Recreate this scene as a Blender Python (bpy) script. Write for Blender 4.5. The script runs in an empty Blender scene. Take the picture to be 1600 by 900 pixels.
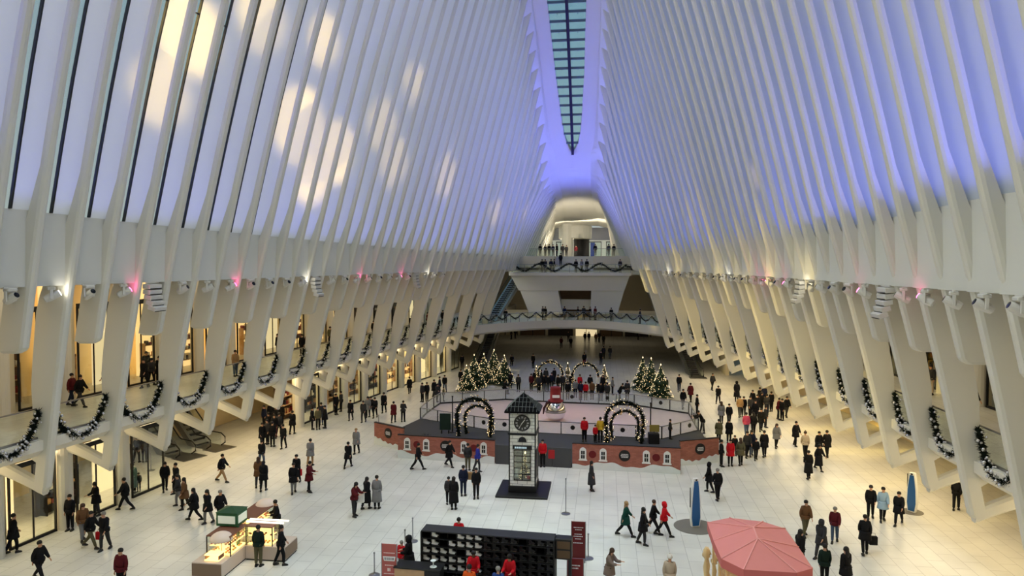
import bpy, bmesh, math, random
from mathutils import Vector, Matrix
random.seed(7)
PI = math.pi
SC = bpy.context.scene
COL = SC.collection
EYE = 13.3
# ---------------------------------------------------------------- camera
F_PX = 1100.0
YAW, PITCH = 0.13097, 0.03816
cam_d = bpy.data.cameras.new('camera'); cam = bpy.data.objects.new('camera', cam_d); COL.objects.link(cam)
cam_d.lens = 36.0 * F_PX / 1600.0; cam_d.sensor_width = 36.0; cam_d.clip_end = 600
cam.location = (0, 0, EYE); cam.rotation_euler = (PI/2 - PITCH, 0, YAW)
SC.camera = cam
SC.view_settings.view_transform = 'Standard'; SC.view_settings.look = 'None'
SC.view_settings.gamma = 1.0; SC.view_settings.use_curve_mapping = False
SC.view_settings.exposure = -0.12
SC.cycles.max_bounces = 6; SC.cycles.diffuse_bounces = 3; SC.cycles.transparent_max_bounces = 12
SC.cycles.sample_clamp_indirect = 4.0
# ---------------------------------------------------------------- daylight
w = bpy.data.worlds.new('sky'); SC.world = w; w.use_nodes = True
nt = w.node_tree; bg = nt.nodes['Background']
tc = nt.nodes.new('ShaderNodeTexCoord'); sp = nt.nodes.new('ShaderNodeSeparateXYZ'); cr = nt.nodes.new('ShaderNodeValToRGB')
nt.links.new(tc.outputs['Generated'], sp.inputs[0]); nt.links.new(sp.outputs[2], cr.inputs[0]); nt.links.new(cr.outputs[0], bg.inputs[0])
cr.color_ramp.elements[0].position = 0.05; cr.color_ramp.elements[0].color = (.80, .88, .86, 1)
cr.color_ramp.elements[1].position = 0.5; cr.color_ramp.elements[1].color = (.30, .58, .78, 1)
bg.inputs[1].default_value = 0.6

def area(name, loc, to, sx, sy, e, col, spread=PI):
    d = bpy.data.lights.new(name, 'AREA'); d.shape = 'RECTANGLE'; d.size = sx; d.size_y = sy
    d.energy = e; d.color = col; d.spread = spread
    o = bpy.data.objects.new(name, d); COL.objects.link(o); o.location = loc
    o.rotation_euler = (Vector(to) - Vector(loc)).to_track_quat('-Z', 'Y').to_euler()
    return o
def spot(name, loc, to, e, col, ang=30, blend=.6, r=.15):
    d = bpy.data.lights.new(name, 'SPOT'); d.energy = e; d.color = col
    d.spot_size = math.radians(ang); d.spot_blend = blend; d.shadow_soft_size = r
    o = bpy.data.objects.new(name, d); COL.objects.link(o); o.location = loc
    o.rotation_euler = (Vector(to) - Vector(loc)).to_track_quat('-Z', 'Y').to_euler()
    return o
# added area lamps standing in for daylight from roof, flank, entrance and low sun
area('roof_daylight', (-4, 25, 46), (-4, 26, 0), 6, 56, 3700, (.88, .99, 1.0), math.radians(80))
area('low_sun_glow', (-62, 46, 52), (-16, 50, 26), 90, 40, 36000, (1.0, .93, .76))
area('flank_daylight_left', (-15, 18, 38), (6, 34, 10), 46, 8, 2900, (1.0, .82, .52))
area('entrance_daylight', (-4, -16, 24), (-4, 60, 8), 30, 14, 90, (.97, .98, 1.0))
def lamp_line(name, pts, z, to, width, e_per_m, col):
    for (x0, y0), (x1, y1) in zip(pts[:-1], pts[1:]):
        L = math.hypot(x1-x0, y1-y0)
        o = area(name, ((x0+x1)/2, (y0+y1)/2, z), (0, 0, 0), width, L, e_per_m*L, col)
        a = math.atan2(y1-y0, x1-x0) - PI/2
        o.rotation_euler = (Matrix.Rotation(a, 3, 'Z') @ Matrix.Rotation(to, 3, 'Y')).to_euler()

# ---------------------------------------------------------------- photo frame helper: a pixel of the photo to a point of the place
_F = Vector((-math.sin(YAW)*math.cos(PITCH), math.cos(YAW)*math.cos(PITCH), -math.sin(PITCH)))
_R = Vector((math.cos(YAW), math.sin(YAW), 0)); _U = _R.cross(_F)
def ray(u, v): return _F*F_PX + _R*(u-800) + _U*(450-v)
def at_z(u, v, z=0.0):
    d = ray(u, v); t = (z-EYE)/d.z; return Vector((d.x*t, d.y*t, z))
def at_y(u, v, y):
    d = ray(u, v); t = y/d.y; return Vector((d.x*t, y, EYE+d.z*t))

# ---------------------------------------------------------------- materials
def lin(c):
    return tuple(((v/255.0)/12.92 if v <= 10 else (((v/255.0)+.055)/1.055)**2.4) for v in c)
MATS = {}
def mat(name, rgb, rough=.6, metal=0, emit=0, noise=.0, scale=6.0, spec=.4, coat=0):
    if name in MATS: return MATS[name]
    m = bpy.data.materials.new(name); m.use_nodes = True; n = m.node_tree; b = n.nodes['Principled BSDF']
    c = lin(rgb); b.inputs['Base Color'].default_value = (*c, 1)
    b.inputs['Roughness'].default_value = rough; b.inputs['Metallic'].default_value = metal
    b.inputs['Specular IOR Level'].default_value = spec
    if emit:
        b.inputs['Emission Color'].default_value = (*c, 1); b.inputs['Emission Strength'].default_value = emit
    if noise:
        t = n.nodes.new('ShaderNodeTexCoord'); x = n.nodes.new('ShaderNodeTexNoise'); x.inputs['Scale'].default_value = scale
        mx = n.nodes.new('ShaderNodeMix'); mx.data_type = 'RGBA'
        mx.inputs[6].default_value = (*[v*(1-noise) for v in c], 1); mx.inputs[7].default_value = (*[min(1, v*(1+noise)) for v in c], 1)
        n.links.new(t.outputs['Object'], x.inputs[0]); n.links.new(x.outputs[0], mx.inputs[0]); n.links.new(mx.outputs[2], b.inputs['Base Color'])
    MATS[name] = m; return m
def glass_mat(name, tint=(1, 1, 1), refl=.12, haze=0.0):
    m = bpy.data.materials.new(name); m.use_nodes = True; n = m.node_tree; n.nodes.clear()
    out = n.nodes.new('ShaderNodeOutputMaterial'); tr = n.nodes.new('ShaderNodeBsdfTransparent'); gl = n.nodes.new('ShaderNodeBsdfGlossy')
    gl.inputs['Roughness'].default_value = .05; tr.inputs[0].default_value = (*tint, 1)
    mx = n.nodes.new('ShaderNodeMixShader'); mx.inputs[0].default_value = refl
    n.links.new(tr.outputs[0], mx.inputs[1]); n.links.new(gl.outputs[0], mx.inputs[2])
    if haze:
        df = n.nodes.new('ShaderNodeBsdfDiffuse'); df.inputs[0].default_value = (.8, .85, .85, 1)
        m2 = n.nodes.new('ShaderNodeMixShader'); m2.inputs[0].default_value = haze
        n.links.new(mx.outputs[0], m2.inputs[1]); n.links.new(df.outputs[0], m2.inputs[2]); n.links.new(m2.outputs[0], out.inputs[0])
    else: n.links.new(mx.outputs[0], out.inputs[0])
    MATS[name] = m; return m
M_white = mat('painted_steel', (222, 220, 212), .45, noise=.04, scale=.8)
M_wing = mat('facade_panel', (228, 230, 232), .55, noise=.05, scale=.35)
_n = M_wing.node_tree; _tl = _n.nodes.new('ShaderNodeBsdfTranslucent'); _tl.inputs[0].default_value = (.80, .82, .86, 1); _mx = _n.nodes.new('ShaderNodeMixShader'); _mx.inputs[0].default_value = .5
_n.links.new(_n.nodes['Principled BSDF'].outputs[0], _mx.inputs[1]); _n.links.new(_tl.outputs[0], _mx.inputs[2]); _n.links.new(_mx.outputs[0], _n.nodes['Material Output'].inputs[0])
M_band = mat('plaster_white', (214, 214, 208), .6, noise=.04, scale=.6)
M_ceil = mat('ceiling_plaster', (226, 224, 218), .6)
M_wall = mat('cream_wall', (226, 214, 186), .55, noise=.04, scale=.7)
M_slab = mat('slab_white', (222, 218, 206), .5)
M_dark = mat('dark_metal', (34, 34, 38), .45, .3)
M_black = mat('black_paint', (16, 16, 18), .5)
M_glass = glass_mat('clear_glass', (.93, .97, .96), .07)
M_roofg = glass_mat('roof_glass', (.82, .96, 1.0), .06)
M_chrome = mat('chrome', (210, 210, 214), .12, 1.0)
M_steel = mat('brushed_steel', (150, 150, 152), .3, .9)
M_wood = mat('light_wood', (196, 160, 122), .5, noise=.15, scale=5)
M_green = mat('needle_green', (20, 28, 22), .8, noise=.3, scale=12, spec=.1)
M_bauble = mat('silver_bauble', (205, 205, 210), .25, .6)
M_skin = mat('skin', (196, 150, 122), .6)
M_skin2 = mat('skin_dark', (112, 76, 56), .6)
def floor_mat():
    m = bpy.data.materials.new('marble_floor'); m.use_nodes = True; n = m.node_tree; b = n.nodes['Principled BSDF']
    t = n.nodes.new('ShaderNodeTexCoord'); mp = n.nodes.new('ShaderNodeMapping'); mp.inputs['Rotation'].default_value = (0, 0, PI/2)
    br = n.nodes.new('ShaderNodeTexBrick'); br.offset = .5; br.inputs['Scale'].default_value = 1.0
    br.inputs['Brick Width'].default_value = 1.5; br.inputs['Row Height'].default_value = .75; br.inputs['Mortar Size'].default_value = .012
    br.inputs['Color1'].default_value = (*lin((220, 219, 212)), 1); br.inputs['Color2'].default_value = (*lin((215, 214, 207)), 1); br.inputs['Mortar'].default_value = (*lin((176, 174, 168)), 1)
    x = n.nodes.new('ShaderNodeTexNoise'); x.inputs['Scale'].default_value = .5; x.inputs['Detail'].default_value = 6
    mr = n.nodes.new('ShaderNodeMapRange'); mr.inputs[1].default_value = .3; mr.inputs[2].default_value = .7; mr.inputs[3].default_value = .88; mr.inputs[4].default_value = 1.06
    mx = n.nodes.new('ShaderNodeMix'); mx.data_type = 'RGBA'; mx.blend_type = 'MULTIPLY'; mx.inputs[0].default_value = 1
    n.links.new(t.outputs['Object'], mp.inputs[0]); n.links.new(mp.outputs[0], br.inputs[0]); n.links.new(t.outputs['Object'], x.inputs[0])
    n.links.new(x.outputs[0], mr.inputs[0]); n.links.new(br.outputs[0], mx.inputs[6]); n.links.new(mr.outputs[0], mx.inputs[7]); n.links.new(mx.outputs[2], b.inputs['Base Color'])
    b.inputs['Roughness'].default_value = .32; b.inputs['Specular IOR Level'].default_value = .4
    return m
M_floor = floor_mat()

# ---------------------------------------------------------------- mesh helpers
class MB:
    def __init__(s): s.v = []; s.f = []; s.mi = []; s.cur = 0
    def add(s, vs, fs):
        o = len(s.v); s.v += [tuple(p) for p in vs]; s.f += [tuple(i+o for i in f) for f in fs]; s.mi += [s.cur]*len(fs); return s
    def box(s, x0, y0, z0, x1, y1, z1, M=None):
        vs = [Vector(p) for p in ((x0,y0,z0),(x1,y0,z0),(x1,y1,z0),(x0,y1,z0),(x0,y0,z1),(x1,y0,z1),(x1,y1,z1),(x0,y1,z1))]
        if M is not None: vs = [M @ p for p in vs]
        return s.add(vs, [(0,3,2,1),(4,5,6,7),(0,1,5,4),(1,2,6,5),(2,3,7,6),(3,0,4,7)])
    def bevbox(s, x0, y0, z0, x1, y1, z1, b=.02, M=None):
        vs = []
        for z, k in ((z0, b), (z0+b, 0), (z1-b, 0), (z1, b)):
            for (x, y) in ((x0+b, y0+k),(x1-b, y0+k),(x1-k, y0+b),(x1-k, y1-b),(x1-b, y1-k),(x0+b, y1-k),(x0+k, y1-b),(x0+k, y0+b)): vs.append(Vector((x, y, z)))
        if M is not None: vs = [M @ p for p in vs]
        fs = [tuple(range(7, -1, -1)), tuple(range(24, 32))]
        for r in range(3):
            for i in range(8): j = (i+1) % 8; fs.append((r*8+i, r*8+j, r*8+8+j, r*8+8+i))
        return s.add(vs, fs)
    def prism(s, poly, z0, z1):
        n = len(poly); vs = [(x, y, z0) for x, y in poly] + [(x, y, z1) for x, y in poly]
        return s.add(vs, [tuple(range(n-1, -1, -1)), tuple(range(n, 2*n))] + [(i, (i+1) % n, n+(i+1) % n, n+i) for i in range(n)])
    def lathe(s, prof, n=16, M=None, cx=0, cy=0):
        vs = []; fs = []
        for r, z in prof:
            for k in range(n): a = 2*PI*k/n; vs.append(Vector((cx+r*math.cos(a), cy+r*math.sin(a), z)))
        if M is not None: vs = [M @ p for p in vs]
        for i in range(len(prof)-1):
            for k in range(n): j = (k+1) % n; fs.append((i*n+k, i*n+j, (i+1)*n+j, (i+1)*n+k))
        if prof[0][0] > 1e-5: fs.append(tuple(range(n-1, -1, -1)))
        if prof[-1][0] > 1e-5: fs.append(tuple((len(prof)-1)*n+k for k in range(n)))
        return s.add(vs, fs)
    def tube(s, pts, r, n=8):
        pts = [Vector(p) for p in pts]; rs = r if isinstance(r, (list, tuple)) else [r]*len(pts)
        vs = []; fs = []
        for i, p in enumerate(pts):
            d = (pts[min(i+1, len(pts)-1)] - pts[max(i-1, 0)]).normalized()
            up = Vector((0, 0, 1)) if abs(d.z) < .9 else Vector((0, 1, 0))
            a = d.cross(up).normalized(); b = d.cross(a)
            for k in range(n):
                t = 2*PI*k/n; vs.append(p + (a*math.cos(t) + b*math.sin(t))*rs[i])
        for i in range(len(pts)-1):
            for k in range(n): j = (k+1) % n; fs.append((i*n+k, i*n+j, (i+1)*n+j, (i+1)*n+k))
        fs.append(tuple(range(n-1, -1, -1))); fs.append(tuple((len(pts)-1)*n+k for k in range(n)))
        return s.add(vs, fs)
    def ball(s, c, r, nu=8, nv=6, sz=1.0):
        prof = [(max(1e-4 if i in (0, nv) else r*math.sin(PI*i/nv), 0), -r*sz*math.cos(PI*i/nv)) for i in range(nv+1)]
        prof[0] = (1e-6, -r*sz); prof[-1] = (1e-6, r*sz)
        return s.lathe(prof, nu, Matrix.Translation(Vector(c)))
    def loft(s, rings, closed=True, cap=True):
        n = len(rings[0]); o = []
        for r in rings: o += list(r)
        fs = []
        for i in range(len(rings)-1):
            for k in range(n if closed else n-1): j = (k+1) % n; fs.append((i*n+k, i*n+j, (i+1)*n+j, (i+1)*n+k))
        if cap and closed: fs.append(tuple(range(n-1, -1, -1))); fs.append(tuple((len(rings)-1)*n+k for k in range(n)))
        return s.add(o, fs)
    def mesh(s, name, mats, smooth=False):
        me = bpy.data.meshes.new(name); me.from_pydata([tuple(p) for p in s.v], [], s.f)
        for m in (mats if isinstance(mats, (list, tuple)) else [mats]): me.materials.append(m)
        if len(me.materials) > 1: me.polygons.foreach_set('material_index', s.mi)
        if smooth: me.polygons.foreach_set('use_smooth', [True]*len(me.polygons))
        bm = bmesh.new(); bm.from_mesh(me); bmesh.ops.recalc_face_normals(bm, faces=bm.faces); bm.to_mesh(me); bm.free()
        me.update(); return me
    def build(s, name, mats, parent=None, smooth=False, loc=None, rz=0):
        o = bpy.data.objects.new(name, s.mesh(name, mats, smooth)); COL.objects.link(o)
        if parent is not None: o.parent = parent
        if loc is not None: o.location = loc; o.rotation_euler = (0, 0, rz)
        return o
def tag(o, label=None, cat=None, group=None, kind=None):
    if label: o['label'] = label
    if cat: o['category'] = cat
    if group: o['group'] = group
    if kind: o['kind'] = kind
    return o
def struct(o): o['kind'] = 'structure'; return o
def empty(name, loc, rz=0, label=None, cat=None, group=None):
    o = bpy.data.objects.new(name, None); COL.objects.link(o); o.location = loc; o.rotation_euler = (0, 0, rz)
    o.empty_display_size = .1
    return tag(o, label, cat, group)
def copy_tree(o, parent=None):
    c = o.copy(); COL.objects.link(c); c.parent = parent
    for ch in list(o.children): copy_tree(ch, c)
    return c
def inst(name, me, parent=None, loc=(0, 0, 0), rot=(0, 0, 0), scale=None):
    o = bpy.data.objects.new(name, me); COL.objects.link(o); o.parent = parent; o.location = loc; o.rotation_euler = rot
    if scale is not None: o.scale = scale
    return o
def interp(x, tab):
    if x <= tab[0][0]: return tab[0][1]
    for (a, b), (c, d) in zip(tab[:-1], tab[1:]):
        if x <= c: return b + (d-b)*(x-a)/(c-a)
    return tab[-1][1]
def smooth_tab(tab, w=3.0): return lambda y: sum(interp(y+k*w/2, tab) for k in (-2, -1, 0, 1, 2))/5

# ---------------------------------------------------------------- plan and section of the hall (metres)
AX = -4.0
SILL = {-1: smooth_tab([(0,-21.5),(14,-23.2),(25.9,-22.7),(29.6,-22),(33.3,-21.3),(38.8,-20.4),(46.1,-19.4),(53.4,-18.2),(60.7,-17.1),(68,-15.7),(75.3,-14),(82.7,-11.8),(88,-11.3),(98,-11.4),(125,-9.8)]),
        1: smooth_tab([(0,11.5),(14,12.1),(24.1,11.8),(29.6,11.4),(36.9,11),(40.6,10.8),(47.9,10.3),(55.2,9.6),(62.5,8.6),(69.9,7.1),(77.2,5.5),(84.5,3.4),(98,3.2),(125,1)])}
FOOT = {-1: smooth_tab([(0,-24.4),(14,-25),(27.8,-24.3),(31.4,-23.8),(38.8,-23),(46.1,-22.2),(53.4,-21.5),(60.7,-20.6),(68,-19.3),(75.3,-17.7),(82.7,-15.8),(92,-14)]),
        1: smooth_tab([(0,14.2),(14,14.6),(25.9,14.4),(33,14.2),(40.6,13.9),(47.9,13.5),(55.2,12.9),(62.5,12.1),(69.9,10.6),(77.2,8.9),(84.5,7.2),(92,5.5)])}
SILLZ = smooth_tab([(0,15.4),(24,15.45),(33.3,15.05),(46,14.75),(60.7,14.4),(75.3,14.1),(84.5,14.0),(125,14.0)])
TIPZ = smooth_tab([(-20,42),(0,45),(20,48.5),(45,49.5),(60,47),(64.7,44.8),(68,43),(72,40),(75.7,37.3),(79.3,34.4),(83,31.1),(86.6,27.4),(90.3,23.4),(100,22.4),(125,18.9)], 1.0)
TIPH = smooth_tab([(0,3.8),(72,3.7),(90,3.0),(100,2.8),(125,4.8)])
M0 = {-1: smooth_tab([(0, .12), (14, .15), (26, .19), (31, .23), (37, .245), (46, .262), (60, .29), (80, .30), (125, .6)]), 1: smooth_tab([(0, .2), (24, .235), (37, .245), (48, .255), (60, .285), (80, .30), (125, .6)])}
def rib_y(i): return 29.6 + 1.83*(i-3)
def slab_x(s, y): return FOOT[s](y) + s*0.05
def wall_x(s, y): return FOOT[s](y) + s*2.9
def rib_front(s, y, z):
    xs, zs = SILL[s](y), SILLZ(y)
    xt, zt = AX + s*TIPH(y), TIPZ(y)
    if z >= zs:
        t = (z-zs)/(zt-zs)
        a = min(1.0, M0[s](y)*(zt-zs)/max(.5, abs(xt-xs)))
        return xs + (xt-xs)*(a*t + (1-a)*t**3)
    t = (z-3.2)/(zs-3.2)
    return FOOT[s](y) + (xs-FOOT[s](y))*t + s*0.10*math.sin(PI*t)
def sect(y, x, z, depth, thick, s, nz):
    """rounded cross section of a rib; outward direction along s*x, tilted by nz"""
    h = thick/2; c = min(h*.9, .16)
    P = [(0+c*.0, -h+c), (c*.30, -h+c*.3), (c, -h), (depth, -h), (depth, h), (c, h), (c*.30, h-c*.3), (0, h-c)]
    return [(x + s*d, y+t, z + nz*d) for d, t in P]
# ================================================================ SETTING
m = MB(); m.box(-48, -12, -.3, 40, 132, 0); fl = struct(m.build('floor', M_floor))

SIDE = {-1: 'left', 1: 'right'}
I0, I1 = -4, 57
def shell_pts(s, y, zf, off):
    z0, z1 = SILLZ(y), TIPZ(y)+.1
    z = z0 + (z1-z0)*zf
    return (rib_front(s, y, z) + s*off, y, z)
wn = 0
M_mull = mat('mullion_black', (22, 24, 30), .4)
for s in (-1, 1):
    # bands under the glazing, folded at each bay; balcony ceilings; upper and ground walls
    v = []; rings = []
    for i in range(I0, I1):
        for yy, off in ((rib_y(i)+.12, .95), (rib_y(i+1)+.05, .55)):
            x = SILL[s](yy) + s*off; z1 = SILLZ(yy); z0 = 12.25
            xb = x + s*.75
            rings.append([(x, yy, z1), (x + s*.12, yy, z0), (xb, yy, z0), (xb, yy, z1+.02)])
    m = MB(); m.loft(rings); b = struct(m.build('trim_%d' % (1 if s < 0 else 2), M_band))
    for i in range(I0, I1):
        y0, y1 = rib_y(i)+1.08, rib_y(i+1)+.50
        m = MB(); N = 12; rg = []
        for k in range(N+1):
            a = shell_pts(s, y0, k/N, .74); c = shell_pts(s, y1, k/N, .48)
            rg.append([a, c, (c[0]+s*.1, c[1], c[2]), (a[0]+s*.1, a[1], a[2])])
        m.loft(rg); wn += 1
        p = struct(m.build('window_%d' % wn, M_wing, smooth=False))
        if i < 20:
            m = MB(); rg = []
            for k in range(N+1):
                a = shell_pts(s, y0-.02, k/N, .66); rg.append([(a[0], a[1]-.07, a[2]), (a[0], a[1]+.01, a[2]), (a[0]+s*.12, a[1]+.01, a[2]), (a[0]+s*.12, a[1]-.07, a[2])])
            m.loft(rg)
            for zf in (.30, .62):
                a = shell_pts(s, rib_y(i)+.4, zf, .66); c = shell_pts(s, y0, zf, .71); d = shell_pts(s, y1, zf, .45)
                m.add([(a[0], a[1], a[2]), (c[0], c[1], c[2]), (c[0], c[1], c[2]+.06), (a[0], a[1], a[2]+.06), (a[0]+s*.08, a[1], a[2]), (c[0]+s*.08, c[1], c[2]), (c[0]+s*.08, c[1], c[2]+.06), (a[0]+s*.08, a[1], a[2]+.06)], [(0,1,2,3),(4,7,6,5),(0,4,5,1),(3,2,6,7),(0,3,7,4),(1,5,6,2)])
            m.build('mullion', M_mull, p)
        m = MB(); rg = []
        for k in range(N+1):
            a = shell_pts(s, rib_y(i)+.40, k/N, .56); c = shell_pts(s, y0, k/N, .72)
            rg.append([a, c, (c[0]+s*.03, c[1], c[2]), (a[0]+s*.03, a[1], a[2])])
        m.loft(rg); m.build('pane', M_glass, p)

# ribs: long ones carry a forked foot, every other one stops above the walkway
M_rib = mat('rib_steel', (218, 216, 206), .42, noise=.03, scale=.5)
def rib_mesh(s, i):
    y = rib_y(i); long_ = (i % 2 == 0) if s < 0 else (i % 2 == 1)
    tip = TIPZ(y) + .1; zs = SILLZ(y)
    rings = []
    far = y > 87.5
    if far: zb = 12.2 if y < 97 else 14.0
    elif long_: zb = 3.35
    else: zb = 9.75
    zz = []
    n1 = 18
    for k in range(n1+1): zz.append(zb + (zs-zb)*k/n1)
    for k in range(1, 19): zz.append(zs + (tip-zs)*k/18)
    for k, z in enumerate(zz):
        x = rib_front(s, y, z)
        t = .44 if z < zs else .44 - .12*(z-zs)/(tip-zs)
        d = interp(z, [(3.2, .62), (4.6, .62), (5.6, .8), (8, 1.25), (9.6, 1.35), (11.5, 1.45), (12.4, 1.3), (13.5, .95), (zs, .55), (zs+1.0, .30), (tip-8, .30), (tip-2, .5), (tip, .8)])
        if not long_ and not far: d = min(d, 1.15)
        r = sect(y, x, z, d, t, s, -.12 if z < 14 else -.22)
        if k == 0:   # rounded toe
            zt = z - .30
            rings.append([(q[0] + s*.30 if abs(q[0]-x) < .3 else q[0] - s*.2, y+(q[1]-y)*.8, zt + .06) for q in r])
            rings.append([(q[0] + s*.10 if abs(q[0]-x) < .3 else q[0] - s*.06, y+(q[1]-y)*.96, zt + .16) for q in r])
        rings.append(r)
    mb = MB(); mb.loft(rings); return mb, long_ and not far
def strut_mesh(s, i):
    y = rib_y(i); xf = rib_front(s, y, 3.3)
    xe = wall_x(s, y); rings = []
    for t in [k/8 for k in range(9)]:
        x = xf + s*.22 + (xe-xf-s*.2)*t; z = 3.25 + 1.15*(t**1.0) + .04*math.sin(PI*t); h = .26 + .12*t**2
        rings.append([(x, y-.2, z+h*.6), (x, y-.12, z+h), (x, y+.12, z+h), (x, y+.2, z+h*.6), (x, y+.2, z-h*.6), (x, y+.12, z-h), (x, y-.12, z-h), (x, y-.2, z-h*.6)])
    mb = MB(); mb.loft(rings); return mb
def gusset_mesh(s, i):   # haunch that carries the balcony edge from the leg
    y = rib_y(i); xf = rib_front(s, y, 4.6); xe = wall_x(s, y)
    P = [(xf+s*.25, 5.25), (xe, 5.25), (xe, 4.35), (xf+s*1.7, 4.62), (xf+s*.95, 4.66), (xf+s*.62, 4.45), (xf+s*.55, 4.0), (xf+s*.25, 4.0)]
    mb = MB(); mb.add([(x, y-.2, z) for x, z in P] + [(x, y+.2, z) for x, z in P], [tuple(range(8)), tuple(range(15, 7, -1))] + [(k, (k+1) % 8, 8+(k+1) % 8, 8+k) for k in range(8)])
    return mb
def ordinal(n): return '%d%s' % (n, 'th' if 10 <= n % 100 <= 20 else {1: 'st', 2: 'nd', 3: 'rd'}.get(n % 10, 'th'))
for s in (-1, 1):
    seq = [i for i in range(-3, I1)]
    for i in seq:
        mb, lg = rib_mesh(s, i); o = mb.build('rib', M_rib, smooth=False)
        tone = 'grey-white' if s < 0 else 'cream-white'
        k = i + 3
        if lg: lab = 'long %s curved steel rib with forked foot, %s counting back along the %s wall' % (tone, ordinal(k+1), SIDE[s])
        elif rib_y(i) > 87.5: lab = '%s curved rib beside the far landing, %s counting back along the %s wall' % (tone, ordinal(k+1), SIDE[s])
        else: lab = 'short-ended %s curved steel rib stopping above the walkway, %s back along the %s wall' % (tone, ordinal(k+1), SIDE[s])
        tag(o, lab, 'rib', 'curved ribs of the %s wall' % SIDE[s])
        if lg:
            strut_mesh(s, i).build('strut', M_rib, o); gusset_mesh(s, i).build('bracket', M_rib, o)

# roof shell with its slot
def hs(y): return 2.05 if y < 72 else (2.05*math.sqrt(max(0, 1-((y-72)/15.8)**2)) if y < 87.8 else 0)
def hs2(y): return interp(y, [(72, 2.05), (80, 1.62), (84, 1.25), (86.2, .95), (87.3, .55), (87.8, 0)])
for q, s in enumerate((-1, 1)):
    rings = []
    ys = [-14 + k*2 for k in range(43)] + [72+k*.5 for k in range(1, 40)] + [92+k*2 for k in range(18)]
    for y in ys:
        h = TIPH(y)+1.3; zi = TIPZ(y)
        xo, xi = AX + s*h, AX + s*hs2(y)
        rings.append([(xo, y, zi-.9), (AX+s*(TIPH(y)-.1), y, zi+.1), ((xo+xi)/2, y, zi+.55), (xi, y, zi+.7), (xi, y, zi+1.2), (xo, y, zi+1.2)])
    m = MB(); m.loft(rings); struct(m.build('ceiling' if q == 0 else 'ceiling', M_ceil, smooth=False))
# roof glazing
ys = [-12 + .915*k for k in range(110)]; ys = [y for y in ys if y < 87.7]
m = MB(); 
for y in ys[:-1]:
    pass
wk = struct(MB().loft([[(AX-hs2(y), y, TIPZ(y)+.75), (AX+hs2(y), y, TIPZ(y)+.75), (AX+hs2(y), y, TIPZ(y)+.80), (AX-hs2(y), y, TIPZ(y)+.80)] for y in ys + [87.75]]).build('window_%d' % (wn+1), M_roofg))
m = MB()
for k, y in enumerate(ys[10:]):
    h = hs2(y); z = TIPZ(y)+.62
    if h > .1: m.box(AX-h, y-.07, z-.16, AX+h, y+.07, z+.1)
    if k % 2 == 0 and h > .5:
        m.box(AX-h*.55-.03, y, z-.02, AX-h*.55+.03, y+.915, z+.05); m.box(AX+h*.55-.03, y, z-.02, AX+h*.55+.03, y+.915, z+.05)
m.build('glazing_bar', mat('glazing_grey', (96, 118, 138), .4), wk)
m = MB(); m.loft([[(AX-.16, y, TIPZ(y)+.25), (AX+.16, y, TIPZ(y)+.25), (AX+.16, y, TIPZ(y)+.8), (AX-.16, y, TIPZ(y)+.8)] for y in ys + [87.75]])
m.build('spine_beam', mat('spine_blue_black', (40, 36, 70), .4), wk)

# upper galleries
UP = 5.5
YS = [k*2.0 for k in range(-6, 44)]
for s in (-1, 1):
    rings = []
    for y in [q for q in YS if q <= 84]:
        xe = slab_x(s, y); xo = xe + s*11
        rings.append([(xe, y, UP), (xe, y, UP-.45), (xe+s*.35, y, 4.75), (xo, y, 4.7), (xo, y, UP)])
    m = MB(); m.loft(rings); struct(m.build('floor_upper_%s' % SIDE[s], M_slab))
    rings = []
    for y in [q for q in YS if q <= 86]:
        xe = slab_x(s, y)
        rings.append([(xe+s*.1, y, UP+.004), (xe+s*10.8, y, UP+.004), (xe+s*10.8, y, UP+.02), (xe+s*.1, y, UP+.02)])
    m = MB(); m.loft(rings); struct(m.build('floor_paving_%s' % SIDE[s], M_floor))
    rings = []
    for y in YS:
        xe = SILL[s](y)+s*1.0; xo = slab_x(s, y) + s*12
        rings.append([(xe, y, 12.25), (xo, y, 12.0), (xo, y, 12.5), (xe, y, 12.5)])
    m = MB(); m.loft(rings); struct(m.build('ceiling_gallery_%s' % SIDE[s], M_ceil))

lamp_line('walkway_lamp_left', [(FOOT[-1](y)-3.2, y) for y in (14, 32, 50, 68, 84)], 11.9, 0, 5.5, 15, (1.0, .78, .46))
lamp_line('walkway_lamp_right', [(FOOT[1](y)+3.2, y) for y in (14, 32, 50, 68, 84)], 11.9, 0, 5.5, 12, (1.0, .80, .50))
lamp_line('shop_lamp_left', [(wall_x(-1, y)-.9, y) for y in (14, 32, 50, 68, 84)], 4.5, math.radians(-38), 1.0, 36, (1.0, .78, .44))
lamp_line('shop_lamp_right', [(wall_x(1, y)+.9, y) for y in (14, 32, 50, 68, 84)], 4.5, math.radians(38), 1.0, 36, (1.0, .78, .44))
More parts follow.
